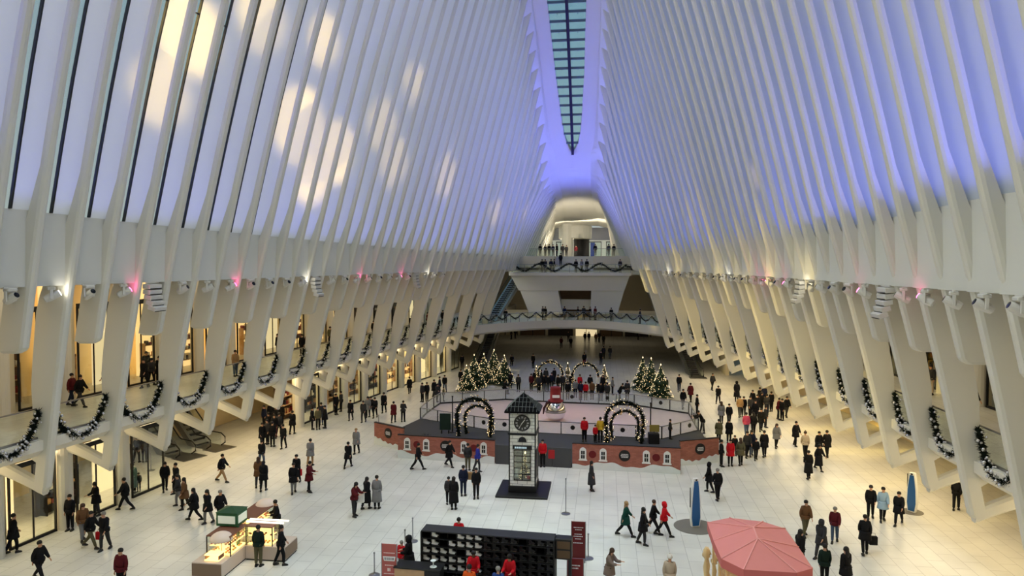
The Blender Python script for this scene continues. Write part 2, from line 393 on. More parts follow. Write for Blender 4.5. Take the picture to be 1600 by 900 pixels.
# blue lamps added outside, aimed in so the translucent facade panels glow
for s, e0 in ((-1, 1.0), (1, 1.25)):
    YL = (14, 24, 34, 44, 54, 64, 74, 84, 94)
    for ya, yb in zip(YL[:-1], YL[1:]):
        yc = (ya+yb)/2; x = SILL[s](yc) + s*4.2
        k = interp(yc, [(14, .9), (34, .7), (60, .7), (94, 1.0)] if s < 0 else [(14, 2.4), (28, 1.7), (36, .4), (60, .4), (94, 1.4)])
        aim = 19 if s < 0 else (28 if yc < 32 else 17.5)
        area('facade_backlight', (x, yc, 14.0), (SILL[s](yc) + s*.6, yc, aim), 10, 1.0, 2400*e0*k, (.17, .19, 1.0), PI if (s > 0 and yc < 32) else math.radians(95))
def hit_facade(s, u, v):
    best = None
    for k in range(400):
        y = 18 + k*.2; P = at_y(u, v, y)
        if P.z < SILLZ(y) or P.z > TIPZ(y): continue
        e = abs(P.x - (rib_front(s, y, P.z) + s*.9))
        if best is None or e < best[0]: best = (e, P)
    return best[1]
# warm spots added outside, imitating broken patches of low sun on the facade
for (u, v, e, a) in ((285, 45, 1500, 9), (245, 140, 500, 8), (500, 60, 500, 8), (460, 190, 1300, 11), (520, 235, 1300, 10), (590, 190, 700, 9), (610, 250, 1100, 9), (690, 270, 1200, 9), (770, 330, 1100, 7), (480, 280, 700, 8), (640, 130, 500, 8), (815, 330, 400, 5), (400, 20, 500, 9), (1185, 275, 260, 4), (1088, 355, 160, 3)):
    s = -1 if u < 900 else 1
    P = hit_facade(s, u, v); spot('sun_patch_spot', P + Vector((s*13, -4, 7)), P, e*75, (1.0, .66, .17), a*1.7, .6, .4)

# ---------------- shop walls
M_shopback = mat('shop_back_wall', (236, 214, 168), .6)
M_shopwarm = mat('shop_glow_wall', (255, 214, 140), .6, emit=1.1)  # back wall glows by emission, standing in for shop lighting
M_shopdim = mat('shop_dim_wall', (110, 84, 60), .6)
M_shopdark = mat('shop_dark_interior', (52, 42, 36), .6)  # dim and dark interiors are put into the wall colour
M_ltcream = mat('glow_cream', (255, 232, 182), .6, emit=.75)  # cream back wall with emission in place of shop lamps
def wall_seg(s, y0, y1, fn, z0, z1, th, name, mt, kind=True):
    m = MB(); rings = []
    n = max(1, int(round((y1-y0)/2)))
    for k in range(n+1):
        y = y0+(y1-y0)*k/n; x = fn(y); rings.append([(x, y, z0), (x, y, z1), (x+s*th, y, z1), (x+s*th, y, z0)])
    m.loft(rings); o = m.build(name, mt)
    return struct(o) if kind else o
def colm(r, z0, z1, x, y, taper=1.0):
    m = MB(); m.lathe([(r*1.0, z0), (r, z0+.05), (r, z1-.6), (r*taper, z1)], 14, cx=x, cy=y); return m
def frame_yz(m, x, y0, y1, z0, z1, t=.06, d=.06):
    m.box(x-d, y0, z0, x+d, y0+t, z1); m.box(x-d, y1-t, z0, x+d, y1, z1); m.box(x-d, y0, z1-t*1.6, x+d, y1, z1); m.box(x-d, y0, z0, x+d, y1, z0+t*2)
NEARN = {-1: 'left', 1: 'right'}
def shopfront(s, y0, y1, xw, z0, z1, tone, level, idx, depth=2.6):
    """one glazed bay: frame, pane, back panel and stocked shelves"""
    sd = SIDE[s]
    tone_txt = {'warm': 'brightly lit golden', 'cream': 'pale cream lit', 'dim': 'dim brown', 'dark': 'dark unlit'}[tone]
    o = empty('shopfront', (xw, (y0+y1)/2, z0), 0, '%s shopfront on the %s %s, %s bay back from the camera' % (tone_txt, sd, level, ordinal(idx)), 'shopfront', 'shopfronts of the %s %s' % (sd, level))
    hy = (y1-y0)/2; H = z1-z0
    m = MB(); frame_yz(m, 0, -hy, hy, 0, H*.80); m.box(-.05, -hy, H*.80, .05, hy, H*.83)
    if hy > 1: m.box(-.03, -.03, 0, .03, .03, H*.8)
    m.build('window_frame', M_dark, o)
    m = MB(); m.box(-.012, -hy+.05, .1, .012, hy-.05, H*.79); m.build('glass_pane', M_glass, o)
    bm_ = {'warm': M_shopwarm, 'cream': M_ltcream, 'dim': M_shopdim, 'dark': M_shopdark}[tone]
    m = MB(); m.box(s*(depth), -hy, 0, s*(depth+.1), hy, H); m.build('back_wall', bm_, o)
    rnd = random.Random(idx*7+int(s)+len(level))
    if tone in ('warm', 'dim', 'dark'):
        m = MB()
        for q in range(3): m.box(s*(depth-.45), -hy*.8, .5+q*.75, s*depth, hy*.8, .55+q*.75)
        for yy in (-hy*.8, hy*.78): m.box(s*(depth-.45), yy, 0, s*depth, yy+.04, 2.2)
        m.build('shelf_unit', M_wood if tone != 'dark' else M_dark, o)
        m = MB()
        for q in range(3):
            yy = -hy*.74
            while yy < hy*.7:
                wd = rnd.uniform(.1, .28); hh = rnd.uniform(.15, .5)
                if rnd.random() < .8: m.cur = rnd.randrange(4); m.bevbox(s*(depth-.22)-.14, yy, .55+q*.75, s*(depth-.22)+.14, yy+wd, .55+q*.75+hh, .02)
                yy += wd+.06
        ob = m.build('goods', [mat('goods_red', (120, 36, 34)), mat('goods_tan', (190, 150, 100)), mat('goods_dark', (44, 40, 48)), mat('goods_white', (230, 222, 205))], o); tag(ob, kind='stuff')
    return o
# ground floor
idx = {-1: 0, 1: 0}
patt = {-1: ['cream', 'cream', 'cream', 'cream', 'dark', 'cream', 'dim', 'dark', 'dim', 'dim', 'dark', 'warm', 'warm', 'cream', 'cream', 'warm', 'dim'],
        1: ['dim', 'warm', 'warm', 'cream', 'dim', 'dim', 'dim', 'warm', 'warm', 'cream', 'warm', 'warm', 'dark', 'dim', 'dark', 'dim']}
for s in (-1, 1):
    # end of the shops at the back of the hall, and behind the glass a continuous outer wall
    wall_seg(s, -10, 84, lambda y: wall_x(s, y) + s*(6.5 if (s > 0 or not 36 < y < 50) else 9), 0, 4.75, .3, 'wall_%s' % SIDE[s], M_shopback)
    par = 0 if s < 0 else 1
    for i in range(-5 + (par if s > 0 else 1), 33, 2):
        if (i % 2 == 0) != (s < 0): continue
        y = rib_y(i); x = wall_x(s, y)
        if s < 0 and 38 < y < 50.2: 
            continue
        m = colm(.36, 0, 4.75, x - s*.15, y); tag(m.build('column', M_white), 'white round column under the %s gallery, %s bay back' % (SIDE[s], ordinal((i+7)//2)), 'column', 'columns of the %s gallery' % SIDE[s])
        y1 = rib_y(i+2)
        # pier beside each column
        m = MB(); m.box(min(x, x+s*.5), y+.1, 0, max(x, x+s*.5), y+.75, 4.75); struct(m.build('wall_%s_pier' % SIDE[s], M_wall))
        idx[s] += 1
        tn = patt[s][(idx[s]-1) % len(patt[s])]
        if s > 0 and 38.5 < y < 42.5:
            m = MB(); m.box(x-.02, y+.1, 0, x+.3, y1, 4.75); struct(m.build('wall_%s_panel' % SIDE[s], M_wall)); continue
        xm = (wall_x(s, y+.75)+wall_x(s, y1-.3))/2
        f = shopfront(s, y+.8, y1-.38, xm, 0, 4.7, tn, 'ground floor', idx[s])
        dx = wall_x(s, y1-.3) - wall_x(s, y+.75); f.rotation_euler.z = -math.atan2(dx, y1-y-1.1)
# gallery level
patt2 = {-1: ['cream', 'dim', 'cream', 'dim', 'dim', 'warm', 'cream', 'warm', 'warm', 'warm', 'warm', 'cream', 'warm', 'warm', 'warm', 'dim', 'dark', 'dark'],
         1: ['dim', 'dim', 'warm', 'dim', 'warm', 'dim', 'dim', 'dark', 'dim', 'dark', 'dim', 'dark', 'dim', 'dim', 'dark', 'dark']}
gx = lambda s, y: FOOT[s](y) + s*6.3
for s in (-1, 1):
    wall_seg(s, -10, 86, lambda y: gx(s, y)+s*3.4, UP, 12.1, .3, 'wall_upper_%s' % SIDE[s], M_shopback)
    k = 0
    for i in range(-5, 33):
        if (i % 2 == 0) != (s < 0): continue
        y, y1 = rib_y(i), rib_y(i+2); x = gx(s, y); k += 1
        m = colm(.34, UP, 12.1, x-s*.2, y); tag(m.build('column', M_white), 'white round column along the upper %s walkway, %s bay back' % (SIDE[s], ordinal(k)), 'column', 'columns of the upper %s walkway' % SIDE[s])
        m = MB(); m.box(min(x, x+s*.5), y+.1, UP, max(x, x+s*.5), y+1.0, 12.1); struct(m.build('wall_upper_%s_pier' % SIDE[s], M_wall))
        f = shopfront(s, y+1.05, y1-.38, (gx(s, y+1)+gx(s, y1))/2, UP+.02, 12.0, patt2[s][(k-1) % len(patt2[s])], 'gallery', k)
        f.rotation_euler.z = -math.atan2(gx(s, y1-.3)-gx(s, y+1), y1-y-1.3)

# ---------------- far end
m = MB(); m.box(-40, -13.5, 0, 32, -13, 50); struct(m.build('wall_behind', M_wall))
YB = 93.0
arc = []
for k in range(25):
    t = -1+2*k/24; arc.append((-3.85 + 12.0*t, 83 + 10*math.cos(t*PI/2)**.9 if abs(t) < 1 else 83))
m = MB(); n = len(arc); rings = []
for (x, y) in arc: rings.append([(x, y, UP), (x, y, UP-.95), (x, y+.5, 4.3), (x, 112, 4.3), (x, 112, UP)])
m.loft(rings); struct(m.build('floor_bridge', M_slab))
for s in (-1, 1):     # side floors behind
    x0, x1 = (-34, -15.85) if s < 0 else (8.15, 26)
    m = MB(); m.box(x0, 84, 4.4, x1, 126, UP); struct(m.build('floor_upper_back_%s' % SIDE[s], M_slab))
    xa = -22.0 if s < 0 else 14.0
    m = MB(); m.box(min(xa, xa+s*.4), 84.0, 0, max(xa, xa+s*.4), 126, 4.4); struct(m.build('wall_back_%s' % SIDE[s], M_wall))
    m = MB(); m.box(min(xa, xa+s*.4), 84.0, UP, max(xa, xa+s*.4), 126, 12.4); struct(m.build('wall_back_upper_%s' % SIDE[s], M_wall))
m = MB(); m.box(-36, 125.6, 0, 30, 126, 14); struct(m.build('wall_back', M_wall))
# landing with its tapered supports
LW0, LW1 = -12.9, 3.5
def taper(x0, x1, z1, x2, x3, z0, y0, y1, yb0=None):
    yb0 = y0 if yb0 is None else yb0
    return [(x2, yb0, z0), (x3, yb0, z0), (x3, y1, z0), (x2, y1, z0), (x0, y0, z1), (x1, y0, z1), (x1, y1, z1), (x0, y1, z1)], [(0,3,2,1),(4,5,6,7),(0,1,5,4),(1,2,6,5),(2,3,7,6),(3,0,4,7)]
m = MB(); m.box(LW0, 94.6, 11.35, LW1, 99, 11.75); m.add(*taper(LW0+.2, LW1-.2, 11.35, LW0+1.2, LW1-.9, 9.3, 95, 99, 95.6)); struct(m.build('floor_landing', M_slab))
m = MB(); m.add(*taper(-11.5, -6.3, 9.3, -10.3, -5.7, 6.1, 95.7, 99, 96.2)); m.add(*taper(-1.8, 2.6, 9.3, -1.9, 1.7, 6.1, 95.7, 99, 96.2)); struct(m.build('wall_landing_support', M_slab))
m = MB(); m.box(-6.3, 99, 5.5, -1.8, 99.4, 9.3); struct(m.build('wall_landing_back', M_shopdim))
m = MB(); m.box(-6.0, 97.6, 6.6, -1.9, 98.4, 8.0); struct(m.build('trim_3', M_slab))
# upper platform
m = MB(); m.box(-15.5, 101.5, 12.4, -7.1, 126, 14.0); m.box(-1.6, 101.5, 12.4, 6.5, 126, 14.0); m.box(-7.1, 103.9, 12.4, -1.6, 126, 14.0); struct(m.build('floor_platform', M_wall))
m = MB(); m.box(-36, 99, 12.0, 28, 126, 12.4); struct(m.build('ceiling_back', M_ceil))
m = MB(); m.box(-13.5, 99.0, 11.4, -7.1, 101.5, 14.0); m.box(-1.6, 99.0, 11.4, 4.8, 101.5, 14.0); struct(m.build('wall_landing', M_wall))
st = MB()
for k in range(13): st.box(-7.1, 99+k*.37, 11.4, -1.6, 103.9, 11.75+(k+1)*.173)
tag(st.build('staircase', M_slab), 'pale stair rising from the far landing to the top platform', 'staircase')
# head house at the top
m = MB(); m.box(-14, 125.0, 17.0, 6, 125.5, 19.2); struct(m.build('trim_4', mat('fascia_blue_grey', (150, 156, 176), .6)))
m = MB(); m.box(-14, 125.5, 14, 6, 126, 17.1); struct(m.build('wall_platform', mat('glowing_wall', (210, 214, 205), .6, emit=.35)))  # wall given a weak emission of its own
for x0, x1, nm in ((-12, -9.2, 'leftmost'), (-8.6, -7, 'second'), (-3, -.6, 'third'), (.2, 2.8, 'rightmost')):
    dd = empty('entrance_door', ((x0+x1)/2, 125.1, 14), 0, '%s glazed entrance door at the back of the top platform' % nm, 'door', 'doors on the top platform')
    hw = (x1-x0)/2
    m = MB(); m.box(-hw, -.05, 0, -hw+.1, .05, 2.7); m.box(hw-.1, -.05, 0, hw, .05, 2.7); m.box(-hw, -.05, 2.6, hw, .05, 2.75); m.box(-.04, -.05, 0, .04, .05, 2.6); m.build('door_frame', M_dark, dd)
    m = MB(); m.box(-hw+.1, -.01, .05, hw-.1, .01, 2.6); m.build('glass_pane', M_glass, dd)
tag(colm(.95, 14, 19.4, -6.1, 116).build('drum_column', M_white), 'thick white round column standing on the top platform', 'column')
m = MB(); m.lathe([(2.6, 17.0), (2.75, 17.1), (2.75, 19.0), (2.6, 19.2)], 24, cx=-4.9, cy=118); struct(m.build('trim_5', M_white))
m = MB(); m.box(-5.2, 119, 14, -2.6, 119.3, 17.0); tag(m.build('lift_door', M_dark), 'dark lift doors under the round canopy on the top platform', 'lift doors')
m = MB(); m.box(-2.4, 118.7, 14.0, -1.7, 118.9, 16.4); tag(m.build('blue_sign', mat('poster_blue', (30, 60, 130), .4, emit=.3)), 'narrow blue lit sign beside the lift doors on the top platform', 'sign')
area('platform_lamp', (-4.5, 121, 18.2), (-4.5, 120, 14), 12, 4, 120, (1, .92, .75))
spot('ceiling_fill_spot', (-4.5, 121.5, 14.6), (-4.5, 108, 23), 9000, (1, .86, .62), 130, 1)  # spots added to brighten the sloping end ceiling
spot('ceiling_fill_spot', (-4.5, 103.5, 14.6), (-4.5, 112, 22), 2500, (1, .86, .62), 120, 1)
spot('shell_fill_blue_left', (-11.5, 100, 14.5), (-5, 77, 37), 6000, (.22, .18, 1), 36, 1)  # pair of blue spots added to colour the roof shell
spot('shell_fill_blue_right', (3.2, 100, 14.5), (-3, 77, 37), 6000, (.22, .18, 1), 36, 1)
area('bridge_lamp', (-4, 112, 4.2), (-4, 112, 0), 22, 14, 45, (1, .86, .62))
area('upper_back_lamp', (-4, 108, 11.8), (-4, 106, 5), 34, 12, 330, (1, .86, .62))
# shops on the back wall
for k, (x0, x1, tn) in enumerate(((-20, -15.5, 'cream'), (-15, -10.5, 'dim'), (-10, -5.6, 'dark'), (-5.2, -1.2, 'warm'), (-.8, 3.2, 'dim'), (3.6, 7.6, 'dark'), (8, 13, 'cream'))):
    o = empty('shopfront', ((x0+x1)/2, 125.4, 0), 0, '%s shopfront on the back wall under the bridge, %s from the left' % ({'warm': 'bright', 'cream': 'pale', 'dim': 'brown', 'dark': 'dark'}[tn], ordinal(k+1)), 'shopfront', 'shopfronts under the bridge')
    hw = (x1-x0)/2
    m = MB(); m.box(-hw, -.1, 0, -hw+.12, .1, 3.4); m.box(hw-.12, -.1, 0, hw, .1, 3.4); m.box(-hw, -.1, 3.2, hw, .1, 3.4); m.box(-.05, -.08, 0, .05, .08, 3.2); m.build('window_frame', M_dark, o)
    m = MB(); m.box(-hw+.12, .05, 0, hw-.12, .12, 3.2); m.build('back_wall', {'warm': M_ltcream, 'cream': M_wall, 'dim': M_shopdim, 'dark': M_shopdark}[tn], o)
# ================================================================ GALLERY RAILS, GARLANDS, STAGE LIGHTS
M_leaf2 = mat('needle_dark', (18, 26, 22), .7)
M_gbulb = mat('garland_bulb', (255, 236, 190), .4, emit=3.0)
def garland_parts(L, sag, seed, n, nb, r=.17, shape=None):
    rnd = random.Random(seed)
    f = shape or (lambda t: Vector(((t-.5)*L, 0, -sag*(1-abs(2*t-1)**2.4))))
    g = MB(); g.tube([f(k/24) for k in range(25)], .07, 6)
    for k in range(n):
        t = rnd.random(); p = f(t); d = Vector((rnd.gauss(0, 1), rnd.gauss(0, 1), rnd.gauss(0, 1))).normalized()
        q = p + d*r*rnd.uniform(.7, 1.15); w = d.cross(Vector((rnd.random(), rnd.random(), rnd.random()))).normalized()*.035
        w2 = d.cross(w).normalized()*.03
        a = p + d*.04
        g.add([a+w, a-w, a+w2, q], [(0, 1, 3), (1, 2, 3), (2, 0, 3), (0, 2, 1)])
    b = MB()
    for k in range(nb):
        t = rnd.random(); p = f(t); d = Vector((rnd.gauss(0, 1), rnd.gauss(0, 1), rnd.gauss(0, 1))).normalized()
        b.ball(p + d*r*1.0, rnd.uniform(.045, .08), 8, 5)
    return g, b
G_near = garland_parts(3.1, 1.55, 3, 1700, 70, .23); gm_near = (G_near[0].mesh('garland_greens', M_green), G_near[1].mesh('garland_baubles', M_bauble, True))
G_far = garland_parts(3.1, 1.55, 4, 800, 44, .23); gm_far = (G_far[0].mesh('garland_greens', M_green), G_far[1].mesh('garland_baubles', M_bauble))
cnt = {-1: 0, 1: 0}
for s in (-1, 1):
    for i in range(-5, 33):
        if (i % 2 == 0) != (s < 0): continue
        y0, y1 = rib_y(i), rib_y(i+2)
        if y1 > 86: continue
        cnt[s] += 1; k = cnt[s]
        xa, xb = slab_x(s, y0)+s*.30, slab_x(s, y1)+s*.30
        c = Vector(((xa+xb)/2, (y0+y1)/2, UP+.02)); ang = math.atan2(y1-y0, xb-xa); L = math.hypot(xb-xa, y1-y0)
        o = empty('glass_balustrade', c, ang, 'clear glass balustrade with slim handrail, %s bay back on the %s gallery' % (ordinal(k), SIDE[s]), 'balustrade', 'glass balustrades of the %s gallery' % SIDE[s])
        m = MB(); m.box(-L/2, -.02, 1.30, L/2, .05, 1.36); m.build('handrail', M_steel, o)
        m = MB(); m.box(-L/2, -.008, .02, L/2, .008, 1.28); m.build('glass_pane', M_glass, o)
        m = MB(); m.box(-L/2, -.04, 0, L/2, .04, .1); m.build('base_rail', M_steel, o)
        gme = gm_near if y0 < 46 else gm_far
        off = s*.22
        t = empty('garland', (c.x - off, c.y, UP+1.28), ang, 'dark green garland with silver baubles hung on the %s gallery rail, %s swag back' % (SIDE[s], ordinal(k)), 'garland', 'garlands of the %s gallery' % SIDE[s])
        t.scale = (L*.97/3.66, 1, 1)
        inst('greenery', gme[0], t); tag(inst('baubles', gme[1], t), kind='stuff')
# moving head stage lights under the bands
def stage_light(lit):
    o = empty('stage_light', (0, 0, 0))
    m = MB(); m.bevbox(-.21, -.15, -.14, .21, .15, .0, .03); m.box(-.3, -.04, 0, .3, .04, .05); m.build('base', M_white_plastic, o)
    m = MB()
    for q in (-1, 1): m.bevbox(q*.21-.035, -.06, -.52, q*.21+.035, .06, -.12, .015)
    m.box(-.2, -.05, -.16, .2, .05, -.12); m.build('yoke', M_white_plastic, o)
    R_ = Matrix.Translation((0, 0, -.42)) @ Matrix.Rotation(math.radians(62), 4, 'X')
    m = MB(); m.lathe([(.07, -.30), (.14, -.26), (.17, -.1), (.17, .12), (.15, .26), (.125, .34)], 14, R_); h = m.build('head', M_white_plastic, o)
    m = MB(); m.lathe([(.115, .335), (.115, .35), (.01, .365)], 14, R_); m.build('lens', lit, h)
    return o
M_white_plastic = mat('lamp_housing', (214, 212, 206), .4)
M_lens = mat('lens_dark', (14, 14, 18), .1)
M_lens_w = mat('lens_white_lit', (255, 246, 225), .3, emit=60); M_lens_p = mat('lens_pink_lit', (255, 70, 150), .3, emit=45)
protos = {'off': stage_light(M_lens), 'white': stage_light(M_lens_w), 'pink': stage_light(M_lens_p)}
used = set()
LIT = {-1: {1: 'white', 3: 'pink', 7: 'pink', 11: 'white', 22: 'white', 15: 'pink', 19: 'pink'}, 1: {2: 'pink', 5: 'pink', 9: 'white', 18: 'white', 11: 'pink', 13: 'pink', 14: 'pink', 27: 'white'}}
SPK = {-1: (4, 12, 21), 1: (4, 10)}
def speaker_rack():
    o = empty('line_array_speaker', (0, 0, 0))
    m = MB(); m.box(-.5, -.03, -.06, .5, .03, 0); m.build('bracket', M_white_plastic, o)
    for k in range(5):
        a = math.radians(4+k*4); R_ = Matrix.Translation((0, -.05*k*k*.35, -.08-k*.27)) @ Matrix.Rotation(a, 4, 'X')
        m = MB(); m.bevbox(-.48, -.2, -.24, .48, .2, -.01, .02, R_); c = m.build('speaker_cabinet', M_white_plastic, o)
        m = MB(); m.box(-.44, -.21, -.235, .44, -.2, -.20, R_); m.build('grille_slot', M_dark, c)
    return o
sp_proto = speaker_rack(); sp_used = False
for s in (-1, 1):
    for i in range(-1, 30):
        y = rib_y(i) + .98; x = SILL[s](y) + s*.75
        rz = PI/2 if s < 0 else -PI/2
        if i in SPK[s]:
            o = sp_proto if not sp_used else copy_tree(sp_proto); sp_used = True
            o.location = (x+s*.1, y, 12.25); o.rotation_euler.z = rz
            tag(o, 'curved stack of white slatted loudspeakers hung under the band, %s wall, %s such stack back' % (SIDE[s], ordinal(SPK[s].index(i)+1)), 'speaker', 'hung loudspeaker stacks')
            continue
        if s < 0 and i > 24 or s > 0 and i > 28: continue
        kd = LIT[s].get(i, 'off')
        o = protos[kd] if kd not in used else copy_tree(protos[kd]); used.add(kd)
        o.location = (x, y, 12.22); o.rotation_euler.z = rz + (random.Random(i+99*s).uniform(-.5, .5)) + (-.9*s if kd != 'off' else 0)
        col = {'off': 'unlit white', 'white': 'white beaming', 'pink': 'pink glowing'}[kd]
        tag(o, '%s moving-head stage light hung under the %s band, %s bay back' % (col, SIDE[s], ordinal(i+2)), 'stage light', 'stage lights under the %s band' % SIDE[s])
        if kd != 'off' and i < 16: spot('stage_beam', (x - s*.55, y-.2, 11.6), (AX + s*3, y+10, 0), 700, (1, .96, .88) if kd == 'white' else (1, .25, .55), 26, .8, .08)
# cool white pools thrown on the plaza and pink wash on the ice
spot('plaza_beam', (SILL[-1](40)+.3, 40, 11.5), (-3, 38, 0), 3800, (.86, 1.0, .95), 34, .9)
spot('plaza_beam', (SILL[1](36)-.3, 36, 11.5), (-6, 31, 0), 3800, (.80, 1.0, .97), 36, .9)
spot('plaza_beam', (SILL[1](44)-.3, 44, 11.5), (-10, 42, 0), 1800, (.9, 1.0, .97), 34, .9)
spot('ice_wash', (SILL[-1](58)+.3, 58, 11.5), (-1, 57, 0), 2400, (1.0, .42, .32), 40, .8)
spot('ice_wash', (SILL[1](66)-.3, 66, 11.5), (-8, 60, 0), 2000, (1.0, .42, .40), 40, .8)
# ---------------- rails and garlands of the landing, platform and bridge
lg, lb = garland_parts(16.2, .5, 11, 2600, 90, .26, lambda t: Vector(((t-.5)*16.2, 0, .48*math.cos(t*2*PI*4.0) if .03 < t < .97 else .1)))
t = empty('garland', (-4.7, 94.75, 12.45), 0, 'long dark garland looping in waves along the far landing rail', 'garland')
lg.build('greenery', M_leaf2, t); tag(lb.build('baubles', M_bauble, t), kind='stuff')
def rail(label, pts, z, h=1.1, post=2.0, cat='balustrade', glass=M_glass, pm=M_steel, group=None, name='glass_balustrade'):
    c = Vector((sum(p[0] for p in pts)/len(pts), sum(p[1] for p in pts)/len(pts), z))
    o = empty(name, c, 0, label, cat, group)
    P = [Vector((p[0], p[1], 0)) - Vector((c.x, c.y, 0)) for p in pts]
    m = MB(); m.tube([p + Vector((0, 0, h)) for p in P], .03, 6); m.build('handrail', pm, o)
    g = MB()
    for a, b in zip(P[:-1], P[1:]): 
        d = (b-a).normalized(); nn = Vector((-d.y, d.x, 0))*.01
        g.add([a+nn, b+nn, b+nn+Vector((0,0,h-.05)), a+nn+Vector((0,0,h-.05)), a-nn, b-nn, b-nn+Vector((0,0,h-.05)), a-nn+Vector((0,0,h-.05))], [(0,1,2,3),(4,7,6,5),(0,4,5,1),(1,5,6,2),(2,6,7,3),(3,7,4,0)])
    g.build('glass_pane', glass, o)
    for a, b in zip(P[:-1], P[1:]):
        n = max(1, int((b-a).length/post))
        for k in range(n + (1 if b is P[-1] else 0)):
            q = a.lerp(b, k/n); m = MB(); m.box(q.x-.03, q.y-.03, 0, q.x+.03, q.y+.03, h); m.build('post', pm, o)
    return o
rail('glass balustrade along the front edge of the far landing', [(-12.8, 94.8), (3.4, 94.8)], 11.75)
rail('glass balustrade left of the stair on the top platform', [(-15, 101.7), (-7.2, 101.7)], 14.0)
rail('glass balustrade right of the stair on the top platform', [(-1.5, 101.7), (6.2, 101.7)], 14.0)
for x, w_ in ((-13.2, 'left'), (4.3, 'right')):
    m = MB(); m.lathe([(.12, 0), (.12, .05), (.045, .08), (.04, 2.6), (.06, 2.65), (.06, 2.75), (.01, 2.78)], 8)
    tag(m.build('lamp_post', M_dark, None, False, (x, 102.6, 14)), 'slim dark post at the %s end of the top platform rail' % w_, 'post')
brp = [(x, y+.15) for x, y in arc]
rail('long curved glass balustrade along the bridge at the back', brp, UP, 1.15, 3.0)
seg = []
for (a, b) in zip(arc[:-1], arc[1:]): seg.append(math.hypot(b[0]-a[0], b[1]-a[1]))
tot = sum(seg)
def on_arc(d):
    for (a, b), l in zip(zip(arc[:-1], arc[1:]), seg):
        if d <= l: t = d/l; return a[0]+(b[0]-a[0])*t, a[1]+(b[1]-a[1])*t
        d -= l
    return arc[-1]
NS = 15
bg_, bb_ = garland_parts(1, 1, 21, 260, 18, .15, lambda t: Vector(((t-.5)*tot/NS, 0, -.62*(1-abs(2*t-1)**1.6))))
bme = (bg_.mesh('garland_greens', M_leaf2), bb_.mesh('garland_baubles', M_bauble))
for k in range(NS):
    a = on_arc(tot*k/NS); b = on_arc(tot*(k+1)/NS)
    t = empty('garland', ((a[0]+b[0])/2, (a[1]+b[1])/2-.1, UP+1.12), math.atan2(b[1]-a[1], b[0]-a[0]), 'dark garland swag on the curved bridge rail at the back, %s from the left' % ordinal(k+1), 'garland', 'garlands of the bridge')
    t.scale = (.98, 1, 1); inst('greenery', bme[0], t); tag(inst('baubles', bme[1], t), kind='stuff')

# ---------------- escalators
def escalator(label, x, y0, y1, z0, z1, w=1.1, rz=0, dx=0.0):
    o = empty('escalator', (x, y0, z0), rz, label, 'escalator')
    L = y1-y0; H = z1-z0; a0, a1 = 1.2, L-1.2
    def P(t): 
        return Vector((dx*t/L, t, 0 if t < a0 else (H if t > a1 else H*(t-a0)/(a1-a0))))
    ts = [0, a0*.9, a0*1.1] + [a0+(a1-a0)*k/6 for k in range(1, 6)] + [a1*.99, L]
    rg = []
    for t in ts: p = P(t); rg.append([(p.x-w*.62, p.y, p.z+.02), (p.x+w*.62, p.y, p.z+.02), (p.x+w*.55, p.y, p.z-.75 if 0 < t < L else p.z-.02), (p.x-w*.55, p.y, p.z-.75 if 0 < t < L else p.z-.02)])
    m = MB(); m.loft(rg); m.build('truss', M_steel, o)
    m = MB(); n = int((a1-a0)/.36)
    for k in range(n):
        t = a0+(a1-a0)*k/n; p = P(t); m.box(p.x-w*.42, p.y, p.z-.05, p.x+w*.42, p.y+.36, p.z+.16)
    m.build('steps', M_dark, o)
    for q in (-1, 1):
        m = MB(); rg = []
        for t in ts: p = P(t); x_ = p.x+q*w*.55; rg.append([(x_-.012, p.y, p.z), (x_+.012, p.y, p.z), (x_+.012, p.y, p.z+.9), (x_-.012, p.y, p.z+.9)])
        m.loft(rg); s_ = m.build('glass_side', M_glass, o)
        pts = [P(0)+Vector((q*w*.55, 0, .05)), P(0)+Vector((q*w*.55, -.42, .3)), P(0)+Vector((q*w*.55, -.42, .7))] + [P(t)+Vector((q*w*.55, 0, .93)) for t in ts] + [P(L)+Vector((q*w*.55, .4, .6)), P(L)+Vector((q*w*.55, 0, .05))]
        m = MB(); m.tube(pts, .045, 6); m.build('handrail', M_black, s_)
    m = MB(); m.box(-w*.8, -1.3, .0, w*.8, .1, .03); m.build('landing_plate', M_steel, o)
    return o
escalator('escalator rising beside the left shops, nearer of the pair by the column', -28.4, 44.2, 35.8+16, 0, 4.6, 1.1, math.radians(68))
escalator('escalator rising beside the left shops, farther of the pair', -27.6, 46.6, 54.2, 0, 4.6, 1.1, math.radians(68))
escalator('long dark escalator climbing at the far left behind the trees', -15.2, 82.0, 96.0, 0, 5.5, 1.2, 0, .9)
escalator('long dark escalator climbing at the far right behind the trees', 10.6, 82.5, 97, 0, 5.5, 1.2, 0, -1.6)
escalator('upper escalator climbing at the back left towards the landing', -15.0, 88.5, 100, 5.52, 11.5, 1.2, 0, 3.4)
escalator('upper escalator climbing at the back right towards the landing', 8.2, 88.5, 100, 5.52, 11.5, 1.2, 0, -2.8)
